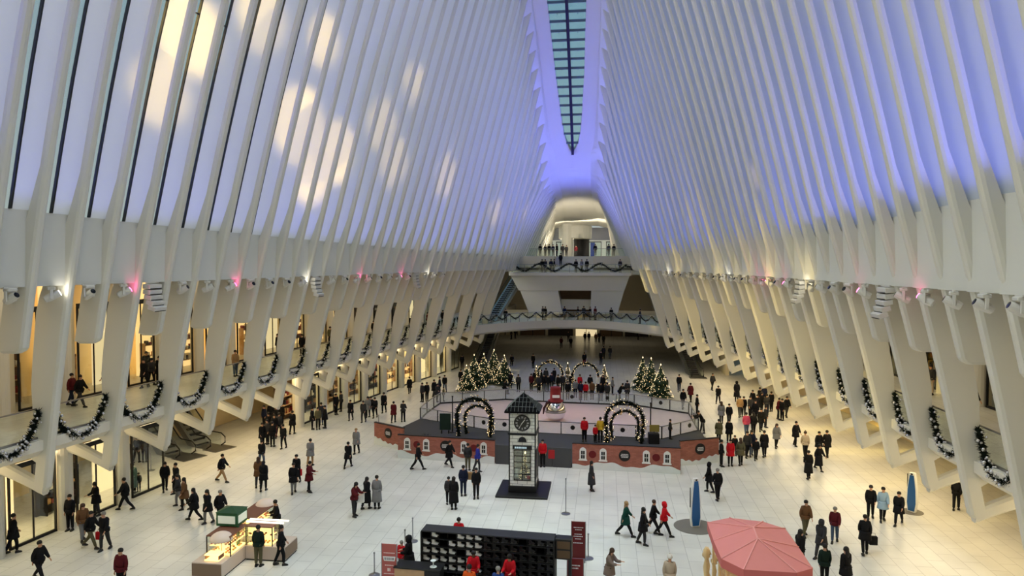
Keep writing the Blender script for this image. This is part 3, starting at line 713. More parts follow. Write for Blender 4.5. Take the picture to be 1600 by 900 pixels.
# ================================================================ RINK AND ITS FACADE
def brick_mat():
    m = bpy.data.materials.new('painted_brick'); m.use_nodes = True; n = m.node_tree; b = n.nodes['Principled BSDF']
    t = n.nodes.new('ShaderNodeTexCoord'); mp = n.nodes.new('ShaderNodeMapping'); mp.inputs['Rotation'].default_value = (PI/2, 0, 0)
    br = n.nodes.new('ShaderNodeTexBrick'); br.inputs['Scale'].default_value = 1.0
    br.inputs['Brick Width'].default_value = .26; br.inputs['Row Height'].default_value = .085; br.inputs['Mortar Size'].default_value = .008
    br.inputs['Color1'].default_value = (*lin((176, 108, 90)), 1); br.inputs['Color2'].default_value = (*lin((152, 90, 74)), 1); br.inputs['Mortar'].default_value = (*lin((140, 96, 80)), 1)
    n.links.new(t.outputs['Object'], mp.inputs[0]); n.links.new(mp.outputs[0], br.inputs[0]); n.links.new(br.outputs[0], b.inputs['Base Color']); b.inputs['Roughness'].default_value = .8
    return m
M_brick = brick_mat()
M_snow = mat('painted_snow', (226, 232, 230), .8, noise=.05, scale=3)
M_deck = mat('rubber_deck', (66, 66, 68), .8)
M_grey = mat('panel_grey', (72, 74, 76), .6)
M_red = mat('poster_red', (168, 28, 30), .5)
M_dkred = mat('wreath_red', (104, 22, 24), .8)
M_winw = mat('window_white', (236, 236, 232), .5)
M_ice = mat('ice', (228, 212, 208), .22, noise=.05, scale=1.2, spec=.6)
M_screen = mat('white_ink', (232, 232, 232), .6)
M_barrier = glass_mat('barrier_glass', (.93, .95, .97), .06, .12)
deck_poly = [(-16.6,49.35),(-14.1,47.9),(-13.8,46.05),(-7.1,45.45),(-2,45.05),(4.75,44.75),(4.95,46.5),(7.5,47.75),(7.35,55.5),(4.21,52.2),(-1.46,52.6),(-8.44,53.1),(-15.1,56.5)]
m = MB(); m.prism(deck_poly, .001, .25); tag(m.build('skate_deck', M_deck), 'dark grey rubber deck between the brick facade and the ice', 'deck')
rink = [(-15.09,56.42),(-8.44,53.11),(-1.46,52.63),(4.21,52.23),(7.23,55.37),(7.22,61.58),(2.72,64.5),(-3.75,64.82),(-9.25,65.6),(-14.97,63.04),(-15.17,58.89)]
m = MB(); m.prism(rink, .001, .16); tag(m.build('ice_rink', M_ice), 'pale pinkish ice of the many-sided skating rink', 'ice rink')
names = ['front left', 'front centre-left', 'front centre-right', 'front right corner', 'right', 'back right corner', 'back right', 'back centre', 'back left corner', 'far left', 'near left corner']
for k in range(len(rink)):
    a, b = Vector((*rink[k], 0)), Vector((*rink[(k+1) % len(rink)], 0)); L = (b-a).length; ang = math.atan2(b.y-a.y, b.x-a.x)
    o = empty('rink_barrier', ((a.x+b.x)/2, (a.y+b.y)/2, .16), ang, 'clear rink barrier with grey rail along the %s side of the ice' % names[k], 'barrier', 'barriers round the ice')
    m = MB(); m.box(-L/2, -.035, .98, L/2, .035, 1.03); m.build('top_rail', M_steel, o)
    m = MB(); m.box(-L/2, -.03, 0, L/2, .03, .12); m.build('kick_board', M_dark, o)
    m = MB(); m.box(-L/2, -.01, .12, L/2, .01, .98); m.build('panel', M_barrier, o)
    n = max(1, int(L/1.6))
    for q in range(n+1):
        x = -L/2 + L*q/n
        m = MB(); m.box(x-.03, -.04, 0, x+.03, .04, 1.0); m.build('post', M_dark, o)
        if q < n and k in (0, 1, 2, 3, 4, 6, 5) and q % 2 == 1 or (k == 1 and q == 0):
            m = MB(); m.lathe([(.17, -.03), (.17, .03)], 16, Matrix.Translation((x+L/n/2, 0, .62)) @ Matrix.Rotation(PI/2, 4, 'X')); m.build('round_logo', M_black, o)
def facade(name_txt, a, b, h, items, snow_seed, cat='facade wall'):
    a, b = Vector((*a, 0)), Vector((*b, 0)); L = (b-a).length; ang = math.atan2(b.y-a.y, b.x-a.x)
    o = empty('brick_facade', (a.x, a.y, 0), ang, name_txt, cat)
    m = MB(); m.box(0, 0, 0, L, .14, h); m.build('brick_panel', M_brick, o)
    m = MB(); m.box(-.02, -.03, h, L+.02, .18, h+.05); m.build('cap', M_dark, o)
    rnd = random.Random(snow_seed); ph = rnd.uniform(0, 6)
    n = 40; top = [(L*k/n, .38 + .13*math.sin(ph + L*k/n*1.9) + .05*math.sin(k*.9)) for k in range(n+1)]
    rings = [[(x, -.05, 0), (x, -.05, z), (x, .0, z), (x, 0, 0)] for x, z in top]
    m = MB(); m.loft(rings); m.build('snow_drift', M_snow, o)
    for kind, f in items:
        x = L*f
        if kind == 'w':
            prof = [(-.17, .66), (.17, .66), (.17, 1.16), (.15, 1.26), (.08, 1.33), (0, 1.36), (-.08, 1.33), (-.15, 1.26), (-.17, 1.16)]
            m = MB(); nn = len(prof); sc = 1.28
            P = [(x+p[0]*sc, .96+(p[1]-.96)*1.12) for p in prof]
            m.add([(p[0], -.05, p[1]) for p in P]+[(p[0], 0, p[1]) for p in P], [tuple(range(nn)), tuple(range(2*nn-1, nn-1, -1))]+[(q, (q+1) % nn, nn+(q+1) % nn, nn+q) for q in range(nn)])
            m.box(x-.27, -.07, .56, x+.27, 0, .63); w_ = m.build('arched_window', M_winw, o)
            m = MB()
            for qx in (-1, 1):
                for qz in (0, 1): m.box(x+qx*.065-.05, -.065, .70+qz*.27, x+qx*.065+.05, -.05, .92+qz*.27)
            m.build('window_pane', M_black, w_)
        if kind == 'r':
            m = MB(); m.lathe([(.05, -.03), (.19, -.05), (.24, 0), (.24, .04)][:3], 18, Matrix.Translation((x, -.02, .98)) @ Matrix.Rotation(PI/2, 4, 'X')); m.build('red_wreath', M_dkred, o)
        if kind == 's':
            m = MB(); m.lathe([(.36, 0), (.36, .05)], 24, Matrix.Translation((x, -.0, 1.0)) @ Matrix.Rotation(PI/2, 4, 'X')); s_ = m.build('round_sign', M_black, o)
            m = MB()
            for qz, w2 in ((.09, .2), (0, .24), (-.09, .2)):
                c = -w2
                while c < w2: m.box(x+c, -.062, 1.0+qz-.028, x+c+.035, -.05, 1.0+qz+.028); c += .055
            m.build('lettering', M_screen, s_)
    return o
facade('long brick-painted facade wall left of the clock tower with arched windows and snow base', (-13.82, 45.8), (-7.1, 45.17), 1.55, [('w', .10), ('r', .20), ('w', .30), ('s', .50), ('w', .69), ('r', .79), ('w', .89)], 3)
facade('long brick-painted facade wall right of the clock tower with arched windows and snow base', (-2.0, 44.83), (4.74, 44.5), 1.62, [('w', .10), ('r', .19), ('w', .29), ('s', .49), ('w', .69), ('r', .78), ('w', .88)], 5)
facade('short brick-painted facade panel at the far left end with one round black sign', (-16.6, 49.15), (-14.0, 47.6), 1.55, [('s', .5)], 8)
facade('short brick-painted facade panel at the right end with one round black sign', (4.95, 46.35), (7.55, 47.55), 1.6, [('s', .5)], 9)
g = empty('entrance_panels', (-7.05, 45.2, 0), math.atan2(-.3, 5.0), 'plain dark grey entrance panels between the two brick facades behind the clock tower', 'panel')
for k in range(4):
    m = MB(); m.bevbox(k*1.25, 0, 0, k*1.25+1.23, .08, 1.28, .01); m.build('grey_panel', M_grey, g)
for x in (1.05, 3.5):
    m = MB(); m.bevbox(x, -.04, .55, x+.42, 0, 1.12, .01); m.build('red_poster', M_red, g)

# arches of lit garland
M_lite = mat('fairy_light', (255, 226, 170), .4, emit=3.2)
def arch(label, c, rz, R, H, r, n, nl, group=None, tone=M_green, seed=1):
    rnd = random.Random(seed)
    def f(t):
        a = PI*1.16*t - PI*.08; return Vector((-R*math.cos(a), 0, max(.05, (H-R) + R*math.sin(a)))) if .0 < t < 1 else Vector((-R*math.cos(a), 0, .05))
    def f(t):
        s_ = (H-R); Ltot = 2*s_ + PI*R; d = t*Ltot
        if d < s_: return Vector((-R*(.90+.10*d/s_), 0, d))
        if d > Ltot-s_: return Vector((R*(.90+.10*(Ltot-d)/s_), 0, Ltot-d))
        a = (d-s_)/R; return Vector((-R*math.cos(a), 0, s_+R*math.sin(a)))
    o = empty('lit_arch', c, rz, label, 'arch', group)
    m = MB(); m.tube([f(k/40) for k in range(41)], .06, 6); m.build('frame', M_dark, o)
    gm, _ = garland_parts(1, 1, seed, n, 0, r, f); gm.build('greenery', tone, o)
    b = MB()
    for k in range(nl):
        p = f(rnd.random()); d = Vector((rnd.gauss(0, 1), rnd.gauss(0, 1), rnd.gauss(0, 1))).normalized(); b.ball(p+d*r, .022, 5, 3)
    tag(b.build('fairy_lights', M_lite, o), kind='stuff')
    b = MB()
    for k in range(nl//3):
        p = f(rnd.random()); d = Vector((rnd.gauss(0, 1), rnd.gauss(0, 1), rnd.gauss(0, 1))).normalized(); b.ball(p+d*r*.9, .055, 7, 5)
    tag(b.build('baubles', mat('gold_bauble', (190, 150, 90), .3, .7), o, True), kind='stuff')
    return o
arch('outer lit garland arch left of the clock tower', (-9.55, 51.1, .25), 0, 1.32, 2.85, .28, 1300, 80, 'garland arches in front of the ice', seed=4)
arch('inner smaller lit garland arch left of the clock tower', (-9.45, 51.9, .25), 0, .98, 2.15, .22, 950, 50, 'garland arches in front of the ice', seed=5)
arch('outer lit garland arch right of the clock tower', (1.45, 50.7, .25), 0, 1.34, 2.95, .28, 1300, 80, 'garland arches in front of the ice', seed=6)
arch('inner smaller lit garland arch right of the clock tower', (1.5, 51.5, .25), 0, 1.0, 2.15, .22, 950, 50, 'garland arches in front of the ice', seed=7)
arch('left of the two lit arches behind the ice', (-5.5, 71.9, 0), 0, 1.25, 3.0, .2, 700, 110, 'lit arches behind the ice', seed=8)
arch('right of the two lit arches behind the ice', (-1.9, 71.7, 0), 0, 1.3, 2.9, .2, 700, 110, 'lit arches behind the ice', seed=9)
for x, y, w_ in ((-11.45, 52.2, 'left'), (3.35, 51.6, 'right')):
    m = MB(); m.lathe([(.22, 0), (.22, .04), (.05, .07), (.045, 2.7), (.07, 2.72), (.07, 2.8)], 10)
    tag(m.build('lamp_post', M_dark, None, False, (x, y, .25)), 'slim dark post beside the %s garland arch' % w_, 'post')
o = empty('info_board', (-11.95, 51.9, .25), .1, 'dark green upright board left of the garland arch', 'board')
m = MB(); m.bevbox(-.42, -.04, .25, .42, .04, 1.5, .02); m.build('board', mat('board_green', (22, 46, 36)), o); m = MB(); m.box(-.3, -.2, 0, -.24, .2, .25); m.box(.24, -.2, 0, .3, .2, .25); m.build('feet', M_dark, o)
o = empty('ticket_stand', (3.5, 50.9, .25), .1, 'dark stand with a yellow sign right of the garland arch', 'stand')
m = MB(); m.bevbox(-.35, -.3, 0, .4, .3, .75, .02); m.build('cabinet', M_black, o); m = MB(); m.bevbox(-.25, .1, .8, .45, .14, 1.3, .01); m.build('yellow_sign', mat('sign_yellow', (142, 128, 58)), o); m = MB(); m.box(.05, .1, .7, .11, .14, .85); m.build('sign_post', M_dark, o)
m = MB(); m.lathe([(.5, 0), (.36, .18), (.2, .42), (.02, .72)], 9); tag(m.build('snow_peak', M_snow, None, False, (-9.0, 46.6, .25)), 'small white snow peak standing behind the left brick wall', 'decoration')
for k, (x, y) in enumerate(((2.9, 46.6), (-10.6, 46.9), (3.6, 46.9), (-12.5, 47.2))):
    m = MB(); m.lathe([(.42, 0), (.34, .12), (.18, .24), (.02, .32)], 9); tag(m.build('snow_mound', M_snow, None, False, (x, y, .25)), 'low white snow mound behind the brick wall, %s' % ['nearest the right end', 'behind the round sign left of the tower', 'at the right end, rearmost', 'nearest the left end'][k], 'decoration', 'snow mounds')
for k, (x, y) in enumerate(((-13.1, 48.0), (-12.2, 48.3), (-12.7, 49.0))):
    rnd = random.Random(k); m = MB()
    for q in range(150):
        d = Vector((rnd.gauss(0, 1), rnd.gauss(0, 1), abs(rnd.gauss(0, 1)))).normalized()*rnd.uniform(.35, .6); w2 = Vector((rnd.uniform(-1, 1), rnd.uniform(-1, 1), 0))*.05
        m.add([d*.5+w2, d*.5-w2, d*1.05+Vector((0, 0, .1)), d*.6+Vector((0, 0, .08))], [(0, 1, 2), (1, 3, 2), (3, 0, 2), (0, 3, 1)])
    tag(m.build('shrub', M_leaf2, None, False, (x, y, .25)), 'dark low evergreen shrub behind the left brick wall, %s' % ['nearest the camera', 'right one', 'rear one'][k], 'shrub', 'shrubs behind the left wall')

# snowman ornament on the ice
o = empty('snowman_ornament', (-3.98, 57.7, .16), .15, 'big shiny silver snowman ornament with a red top hat standing on the ice', 'ornament'); o.scale = (1, 1, 1.13)
m = MB(); m.lathe([(.05, 0), (.45, .03), (.74, .3), (.84, .68), (.76, 1.05), (.55, 1.35), (.3, 1.5), (.05, 1.55)], 28); m.build('body', M_chrome, o, True)
m = MB(); m.lathe([(.86, .62), (.87, .66), (.86, .72)], 28); m.lathe([(.72, .28), (.745, .32), (.75, .34)], 28); m.build('body_seam', M_steel, o)
m = MB(); m.lathe([(.62, 1.40), (.64, 1.45), (.60, 1.5), (.46, 1.52), (.43, 2.35), (.45, 2.42), (.40, 2.45), (.05, 2.46)], 24); h = m.build('top_hat', mat('hat_red', (120, 16, 26), .6), o, True)
m = MB(); m.bevbox(-.3, -.50, 1.72, .3, -.44, 1.92, .02); m.build('hat_badge', M_screen, h)
m = MB(); m.tube([(-.4, -.3, 1.45), (-.75, -.3, 1.3), (-.95, -.25, .95), (-1.02, -.2, .5)], [.09, .11, .10, .05], 8); m.tube([(.4, -.3, 1.45), (0, -.55, 1.36), (-.4, -.35, 1.42)], .09, 8); m.build('scarf', mat('scarf_dark', (52, 16, 22), .8), o, True)
m = MB(); m.tube([(.05, -.76, 1.12), (0, -1.0, 1.08)], [.06, .01], 8); m.ball((-.2, -.68, 1.22), .045); m.ball((.2, -.68, 1.22), .045); m.build('face', M_black, o)

# ================================================================ CLOCK TOWER
def siding_mat():
    m = bpy.data.materials.new('white_boarding'); m.use_nodes = True; n = m.node_tree; b = n.nodes['Principled BSDF']
    t = n.nodes.new('ShaderNodeTexCoord'); mp = n.nodes.new('ShaderNodeMapping'); mp.inputs['Rotation'].default_value = (PI/2, 0, 0)
    br = n.nodes.new('ShaderNodeTexBrick'); br.inputs['Brick Width'].default_value = .55; br.inputs['Row Height'].default_value = .2; br.inputs['Mortar Size'].default_value = .009; br.inputs['Scale'].default_value = 1
    br.inputs['Color1'].default_value = (*lin((240, 242, 236)), 1); br.inputs['Color2'].default_value = (*lin((228, 230, 224)), 1); br.inputs['Mortar'].default_value = (*lin((70, 70, 68)), 1)
    n.links.new(t.outputs['Object'], mp.inputs[0]); n.links.new(mp.outputs[0], br.inputs[0]); n.links.new(br.outputs[0], b.inputs['Base Color']); b.inputs['Roughness'].default_value = .6
    return m
M_board = siding_mat()
T = empty('clock_tower', (-4.6, 40.15, 0), 0, 'free-standing white boarded clock tower with black pyramid roof', 'clock tower')
m = MB(); m.bevbox(-1.45, -1.5, 0, 1.5, 1.5, .12, .02); m.build('base_plate', M_black, T)
m = MB(); m.bevbox(-.80, -.80, .12, .80, .80, .50, .02); m.build('plinth', M_black, T)
W = .74
m = MB()
# lower tier: walls round a front opening
m.box(-W, -W, .5, -.50, W, 3.42); m.box(.50, -W, .5, W, W, 3.42); m.box(-.5, -W, .5, .5, W, .80); m.box(-.5, -W, 2.50, .5, W, 3.42); m.box(-.5, W-.1, .8, .5, W, 2.5)
m.build('lower_tier', M_board, T)
m = MB()
for x in (-W, W):
    for y in (-W, W): m.box(x-.035, y-.035, .5, x+.035, y+.035, 4.72)
m.build('corner_trim', M_black, T)
m = MB(); m.bevbox(-W-.08, -W-.08, 3.42, W+.08, W+.08, 3.54, .02); m.build('mid_cornice', M_black, T)
m = MB(); m.box(-W, -W, 3.54, W, W, 4.72); m.build('upper_tier', M_board, T)
ck = empty('clock', (0, -W, 4.12)); ck.parent = T
RX = Matrix.Rotation(PI/2, 4, 'X')
m = MB(); m.lathe([(.01, 0), (.47, 0), (.47, .05), (.01, .05)], 32, RX); m.build('dial', mat('dial_dark', (46, 46, 44), .5), ck)
m = MB(); 
for k in range(48):
    a = 2*PI*k/48; b = 2*PI*(k+1)/48
    m.box(-.001, 0, 0, .001, .001, .001)
m = MB(); m.tube([(.45*math.cos(2*PI*k/40), -.055, .45*math.sin(2*PI*k/40)) for k in range(41)], .022, 6); m.build('rim', M_black, ck)
m = MB()
for k in range(12):
    a = PI/2 - 2*PI*k/12; R2 = Matrix.Rotation(-(PI/2-a), 4, 'Y')
    num = ['XII', 'I', 'II', 'III', 'IIII', 'V', 'VI', 'VII', 'VIII', 'IX', 'X', 'XI'][k]
    wd = {'I': .03, 'V': .05, 'X': .05}; tot_w = sum(wd[c] for c in num); xx = -tot_w/2
    for c in num:
        if c == 'I': m.box(xx+.010, -.066, .27, xx+.020, -.052, .38, R2)
        elif c == 'V':
            for q in (-1, 1): m.box(-.005, -.066, 0, .005, -.052, .112, R2 @ Matrix.Translation((xx+.025, 0, .27)) @ Matrix.Rotation(q*.17, 4, 'Y'))
        else:
            for q in (-1, 1): m.box(-.005, -.066, -.058, .005, -.052, .058, R2 @ Matrix.Translation((xx+.025, 0, .325)) @ Matrix.Rotation(q*.35, 4, 'Y'))
        xx += wd[c]
m.build('numerals', M_screen, ck)
m = MB(); m.box(-.018, -.085, -.06, .018, -.07, .25, Matrix.Rotation(math.radians(38), 4, 'Y')); m.build('hour_hand', M_screen, ck)
m = MB(); m.box(-.012, -.10, -.08, .012, -.088, .37, Matrix.Rotation(math.radians(213), 4, 'Y')); m.build('minute_hand', M_screen, ck)
m = MB(); P = [(-.24, 3.02), (.24, 3.02)] + [(.24*math.cos(a), 3.06+.26*math.sin(a)) for a in [PI*k/10 for k in range(11)]]
n_ = len(P); m.add([(p[0], -W-.03, p[1]) for p in P]+[(p[0], -W+.01, p[1]) for p in P], [tuple(range(n_)), tuple(range(2*n_-1, n_-1, -1))]+[(q, (q+1) % n_, n_+(q+1) % n_, n_+q) for q in range(n_)]); m.build('fan_window', M_black, T)
sg = empty('name_sign', (0, -W, 2.72)); sg.parent = T
m = MB(); m.bevbox(-.55, -.10, -.12, .55, 0, .12, .02); m.build('board', M_black, sg)
m = MB(); x = -.42
for wd in (.09, .05, .1, .07, .09, .05, .1, .08, .06): m.box(x, -.115, -.05, x+wd*.75, -.10, .05); x += wd
m.build('lettering', mat('sign_pale_blue', (190, 215, 225), .5, emit=.4), sg)
m = MB()
for x in (-.5, -.02, .46): m.box(x, -W-.03, .8, x+.04, -W+.02, 2.55)
for z in (.8, 1.15, 1.5, 1.85, 2.2, 2.52): m.box(-.5, -W-.03, z, .5, -W+.02, z+.035)
m.build('window_grid', M_black, T)
m = MB(); m.box(-.5, -W+.0, .82, .5, -W+.008, 2.5); m.build('glass_pane', M_glass, T)
for sx in (1, -1):
    m = MB(); m.box(sx*W-.01 if sx > 0 else -W-.02, -.42, .8, sx*W+.02 if sx > 0 else -W+.01, .42, 2.5); m.build('side_window', M_black, T)
m = MB(); m.add([(-1.0, -1.0, 4.80), (1.0, -1.0, 4.80), (1.0, 1.0, 4.80), (-1.0, 1.0, 4.80), (0, 0, 5.72)], [(0, 3, 2, 1), (0, 1, 4), (1, 2, 4), (2, 3, 4), (3, 0, 4)]); m.bevbox(-1.0, -1.0, 4.70, 1.0, 1.0, 4.81, .02); rf = m.build('roof', mat('roof_black', (14, 14, 16), .8, spec=.05), T)
m = MB()
for k in range(-4, 5):
    x = k*.21; top = 1-abs(x)/1.0
    for sgn, ax in ((-1, 0), (1, 0), (1, 1), (-1, 1)):
        p0 = Vector((x, sgn*1.0, 4.82)) if ax == 0 else Vector((sgn*1.0, x, 4.82)); q = Vector((x, sgn*abs(x), 4.82+.92*top)) if ax == 0 else Vector((sgn*abs(x), x, 4.82+.92*top))
        if top > .05: m.tube([p0, q], .008, 4)
for z in (.25, .5, .72):
    r_ = 1-z; m.tube([(-r_, -r_, 4.81+.92*z), (r_, -r_, 4.81+.92*z), (r_, r_, 4.81+.92*z), (-r_, r_, 4.81+.92*z), (-r_, -r_, 4.81+.92*z)], .008, 4)
m.build('glazing_ribs', mat('roof_pale', (120, 126, 126), .5), rf)
# little tree and figure behind the tower window
def tree(name, label, loc, h, r, n, nl, seed, group=None, green=M_green, le=M_lite, bau=0, cat='tree'):
    rnd = random.Random(seed); o = empty(name, loc, 0, label, cat, group)
    m = MB(); m.tube([(0, 0, 0), (0, 0, h*.95)], [r*.08+.01, .01], 6); m.build('trunk', mat('bark', (70, 52, 38), .9), o)
    g = MB()
    for k in range(n):
        t = rnd.random()**.62; z = h*(1-t)*.93+h*.06; rr = r*t*(.82+.25*math.sin(z*9)); a = rnd.uniform(0, 2*PI); q = rnd.uniform(.55, 1.05)
        c = Vector((math.cos(a)*rr*q*.75, math.sin(a)*rr*q*.75, z)); e = Vector((math.cos(a)*rr*1.08, math.sin(a)*rr*1.08, z-.05*h*rnd.random()))
        w = Vector((-math.sin(a), math.cos(a), 0))*r*.085; up = Vector((0, 0, r*.05))
        g.add([c+w, c-w, e, c+up], [(0, 1, 2), (1, 3, 2), (3, 0, 2), (0, 3, 1)])
    g.build('foliage', green, o)
    b = MB()
    for k in range(nl):
        t = rnd.random()**.6; z = h*(1-t)*.93+h*.05; rr = r*t*1.0+.02; a = rnd.uniform(0, 2*PI); b.ball((math.cos(a)*rr, math.sin(a)*rr, z), .022 if h > 2 else .012, 5, 3)
    tag(b.build('fairy_lights', le, o), kind='stuff')
    b = MB(); b.lathe([(.02, h*.97), (.06, h), (.001, h+.12)], 5)
    b.build('topper', le, o)
    return o
tree('small_christmas_tree', 'small gold-lit christmas tree inside the clock tower window', (-4.5, 39.95, .5), 1.75, .38, 420, 90, 77, green=mat('tree_gold', (110, 100, 66), .7))
m = MB(); m.lathe([(.02, 0), (.12, .02), (.14, .2), (.1, .36), (.09, .42), (.11, .52), (.06, .62), (.01, .64)], 12); tag(m.build('white_figurine', M_snow, None, True, (-4.98, 39.75, .8)), 'small white figurine in the lower left of the clock tower window', 'figurine')
m = MB(); m.bevbox(-.09, -.05, 0, .09, .05, .2, .02); tag(m.build('red_parcel', M_red, None, False, (-4.28, 39.7, .8)), 'small red parcel under the tree in the clock tower window', 'parcel')
spot('tower_lamp', (-4.6, 39.6, 2.45), (-4.5, 40, 1), 18, (1, .9, .7), 120, 1)
# trees behind the ice
for k, (u, v, h, r) in enumerate(((729, 613, 2.6, 1.0), (741, 606, 3.3, 1.15), (756, 600, 3.1, 1.1), (772, 597, 3.4, 1.2), (788, 601, 3.0, 1.1))):
    P = at_z(u, v); tree('christmas_tree', 'christmas tree with white lights left behind the ice, %s of the five from the left' % ordinal(k+1), P, h*1.05, r*1.15, 1300, 200, 30+k, 'christmas trees left of the ice', mat('tree_green', (44, 64, 40), .7))
for k, (u, v, h, r) in enumerate(((1004, 609, 3.2, 1.15), (1017, 613, 3.3, 1.2), (1032, 622, 3.1, 1.1))):
    P = at_z(u, v); tree('christmas_tree', 'christmas tree with warm lights right behind the ice, %s of the three from the left' % ordinal(k+1), P, h*1.05, r*1.1, 1300, 200, 50+k, 'christmas trees right of the ice', mat('tree_green', (44, 64, 40), .7))
for k, (u, v, h, r, w_) in enumerate(((838, 605, 2.2, .6, 'left of the two arches'), (887, 604, 2.5, .7, 'between the two arches'), (944, 603, 2.2, .7, 'right of the two arches'))):
    P = at_z(u, v); tree('christmas_tree', 'small golden lit christmas tree standing %s behind the ice' % w_, P, h, r, 500, 90, 60+k, 'golden trees by the arches', mat('tree_gold', (110, 100, 66), .7))
P = at_z(799, 584); o = empty('bench', P, 0, 'low white bench on the floor far behind the left trees', 'bench')
m = MB(); m.bevbox(-1.0, -.3, .4, 1.0, .3, .5, .02); m.build('seat', M_white, o); m = MB(); m.box(-.9, -.25, 0, -.75, .25, .4); m.box(.75, -.25, 0, .9, .25, .4); m.build('legs', M_white, o)

# ================================================================ SKATE STAND AND COUNTER
R = empty('skate_rack', (-4.72, 28.3, 0), math.atan2(-.35, 5.6), 'long black shelving rack full of white and black hire skates', 'rack')
RW, RH, RD = 2.78, 2.12, .36
m = MB(); m.box(-RW, -RD, RH-.05, RW, RD, RH); m.build('top', mat('rack_charcoal', (38, 38, 42), .6), R)
m = MB(); m.box(-RW, RD-.04, 0, RW, RD, RH-.05); m.build('back', M_black, R)
for sx in (-1, 1):
    m = MB(); m.box(sx*RW-.03, -RD, 0, sx*RW+.03, RD, RH-.05); m.build('side_panel', M_black, R)
for k in range(6):
    m = MB(); m.box(-RW, -RD, .10+k*.335, RW, RD-.05, .125+k*.335); m.build('shelf', M_black, R)
ncol = 15; cw = 2*RW/ncol
for k in range(1, ncol):
    m = MB(); m.box(-RW+k*cw-.012, -RD*.6, .1, -RW+k*cw+.012, RD-.05, RH-.05); m.build('divider', M_black, R)
m = MB(); m.bevbox(RW+.03, -.1, 1.25, RW+.68, .36, 2.1, .02); q_ = m.build('side_cabinet', mat('cabinet_dark', (30, 28, 28), .5), R)
m = MB(); m.box(RW+.10, -.115, 1.32, RW+.62, -.10, 1.62); m.box(RW+.10, -.115, 1.70, RW+.62, -.10, 2.0); m.build('brown_cubby', mat('cubby_brown', (96, 74, 52), .7), q_)
m = MB(); m.box(RW+.55, -.05, 0, RW+.66, .3, 1.25); m.build('cabinet_leg', M_dark, q_)
prof = [(-.14, .05), (.02, .03), (.14, .04), (.16, .07), (.13, .105), (.03, .13), (.005, .17), (0, .25), (-.02, .27), (-.12, .27), (-.13, .2), (-.12, .12)]
def skate(mt, bl):
    m = MB(); n = len(prof); ys = (-.045, -.035, .035, .045)
    rg = []
    for j, y in enumerate(ys):
        k = .85 if j in (0, 3) else 1.0; rg.append([(p[0]*k, y, .03+(p[1]-.0)*k) for p in prof])
    m.loft(rg); me = m.mesh('boot', mt)
    b = MB(); b.box(-.15, -.008, .0, .17, .008, .025); b.box(-.10, -.02, .02, -.05, .02, .08); b.box(.06, -.02, .02, .11, .02, .07); be = b.mesh('blade', bl)
    return me, be
sk = {'white': skate(mat('boot_white', (248, 250, 250), .45), M_steel), 'black': skate(mat('boot_black', (34, 34, 38), .35), M_steel)}
rowtx = ['bottom', 'second', 'third', 'fourth', 'fifth', 'top']
RM = Matrix.Translation(R.location) @ Matrix.Rotation(R.rotation_euler.z, 4, 'Z')
for c in range(ncol):
    for r_ in range(1, 6):
        kd = 'white' if c < 7 else 'black'
        if kd == 'white' and ((c in (2, 3) and r_ == 5) or (c == 0 and r_ == 5)): continue
        if (c*7+r_*3) % 11 == 4: continue
        p = RM @ Vector((-RW+(c+.5)*cw, -.22, .127+r_*.335))
        o = empty('ice_skate', p, R.rotation_euler.z + random.uniform(-.25, .25), '%s ice skate on the %s shelf of the skate rack, %s column from the left' % (kd, rowtx[r_], ordinal(c+1)), 'ice skate', '%s skates on the rack' % kd)
        inst('boot', sk[kd][0], o); inst('blade', sk[kd][1], o); o.scale = (1.0, 1.15, 1.02)
C = empty('counter', (-7.35, 27.2, 0), math.atan2(-.12, 2.2), 'counter with black top and light wood front beside the skate rack', 'counter')
m = MB(); m.bevbox(-.98, -.36, 1.0, .98, .36, 1.06, .01); m.build('top', M_black, C)
m = MB(); m.box(-.94, -.32, 0, .3, .30, 1.0); m.build('wood_front', M_wood, C); m = MB(); m.box(.3, -.30, 0, .94, .30, 1.0); m.build('black_front', M_black, C)
C2 = empty('counter', (-4.0, 26.35, 0), -.06, 'low black service counter in front of the skate rack at the bottom edge', 'counter')
m = MB(); m.bevbox(-1.9, -.3, .85, 1.9, .3, .92, .01); m.build('top', M_black, C2); m = MB(); m.box(-1.85, -.25, 0, 1.85, .25, .85); m.build('body', M_dark, C2)
m = MB(); m.lathe([(.14, 0), (.14, .02), (.02, .04), (.02, .18), (.10, .24), (.12, .27), (.01, .28)], 12); tag(m.build('desk_bell_stand', M_snow, None, False, (-6.75, 27.1, 1.06)), 'small white stand on the right end of the counter', 'stand')
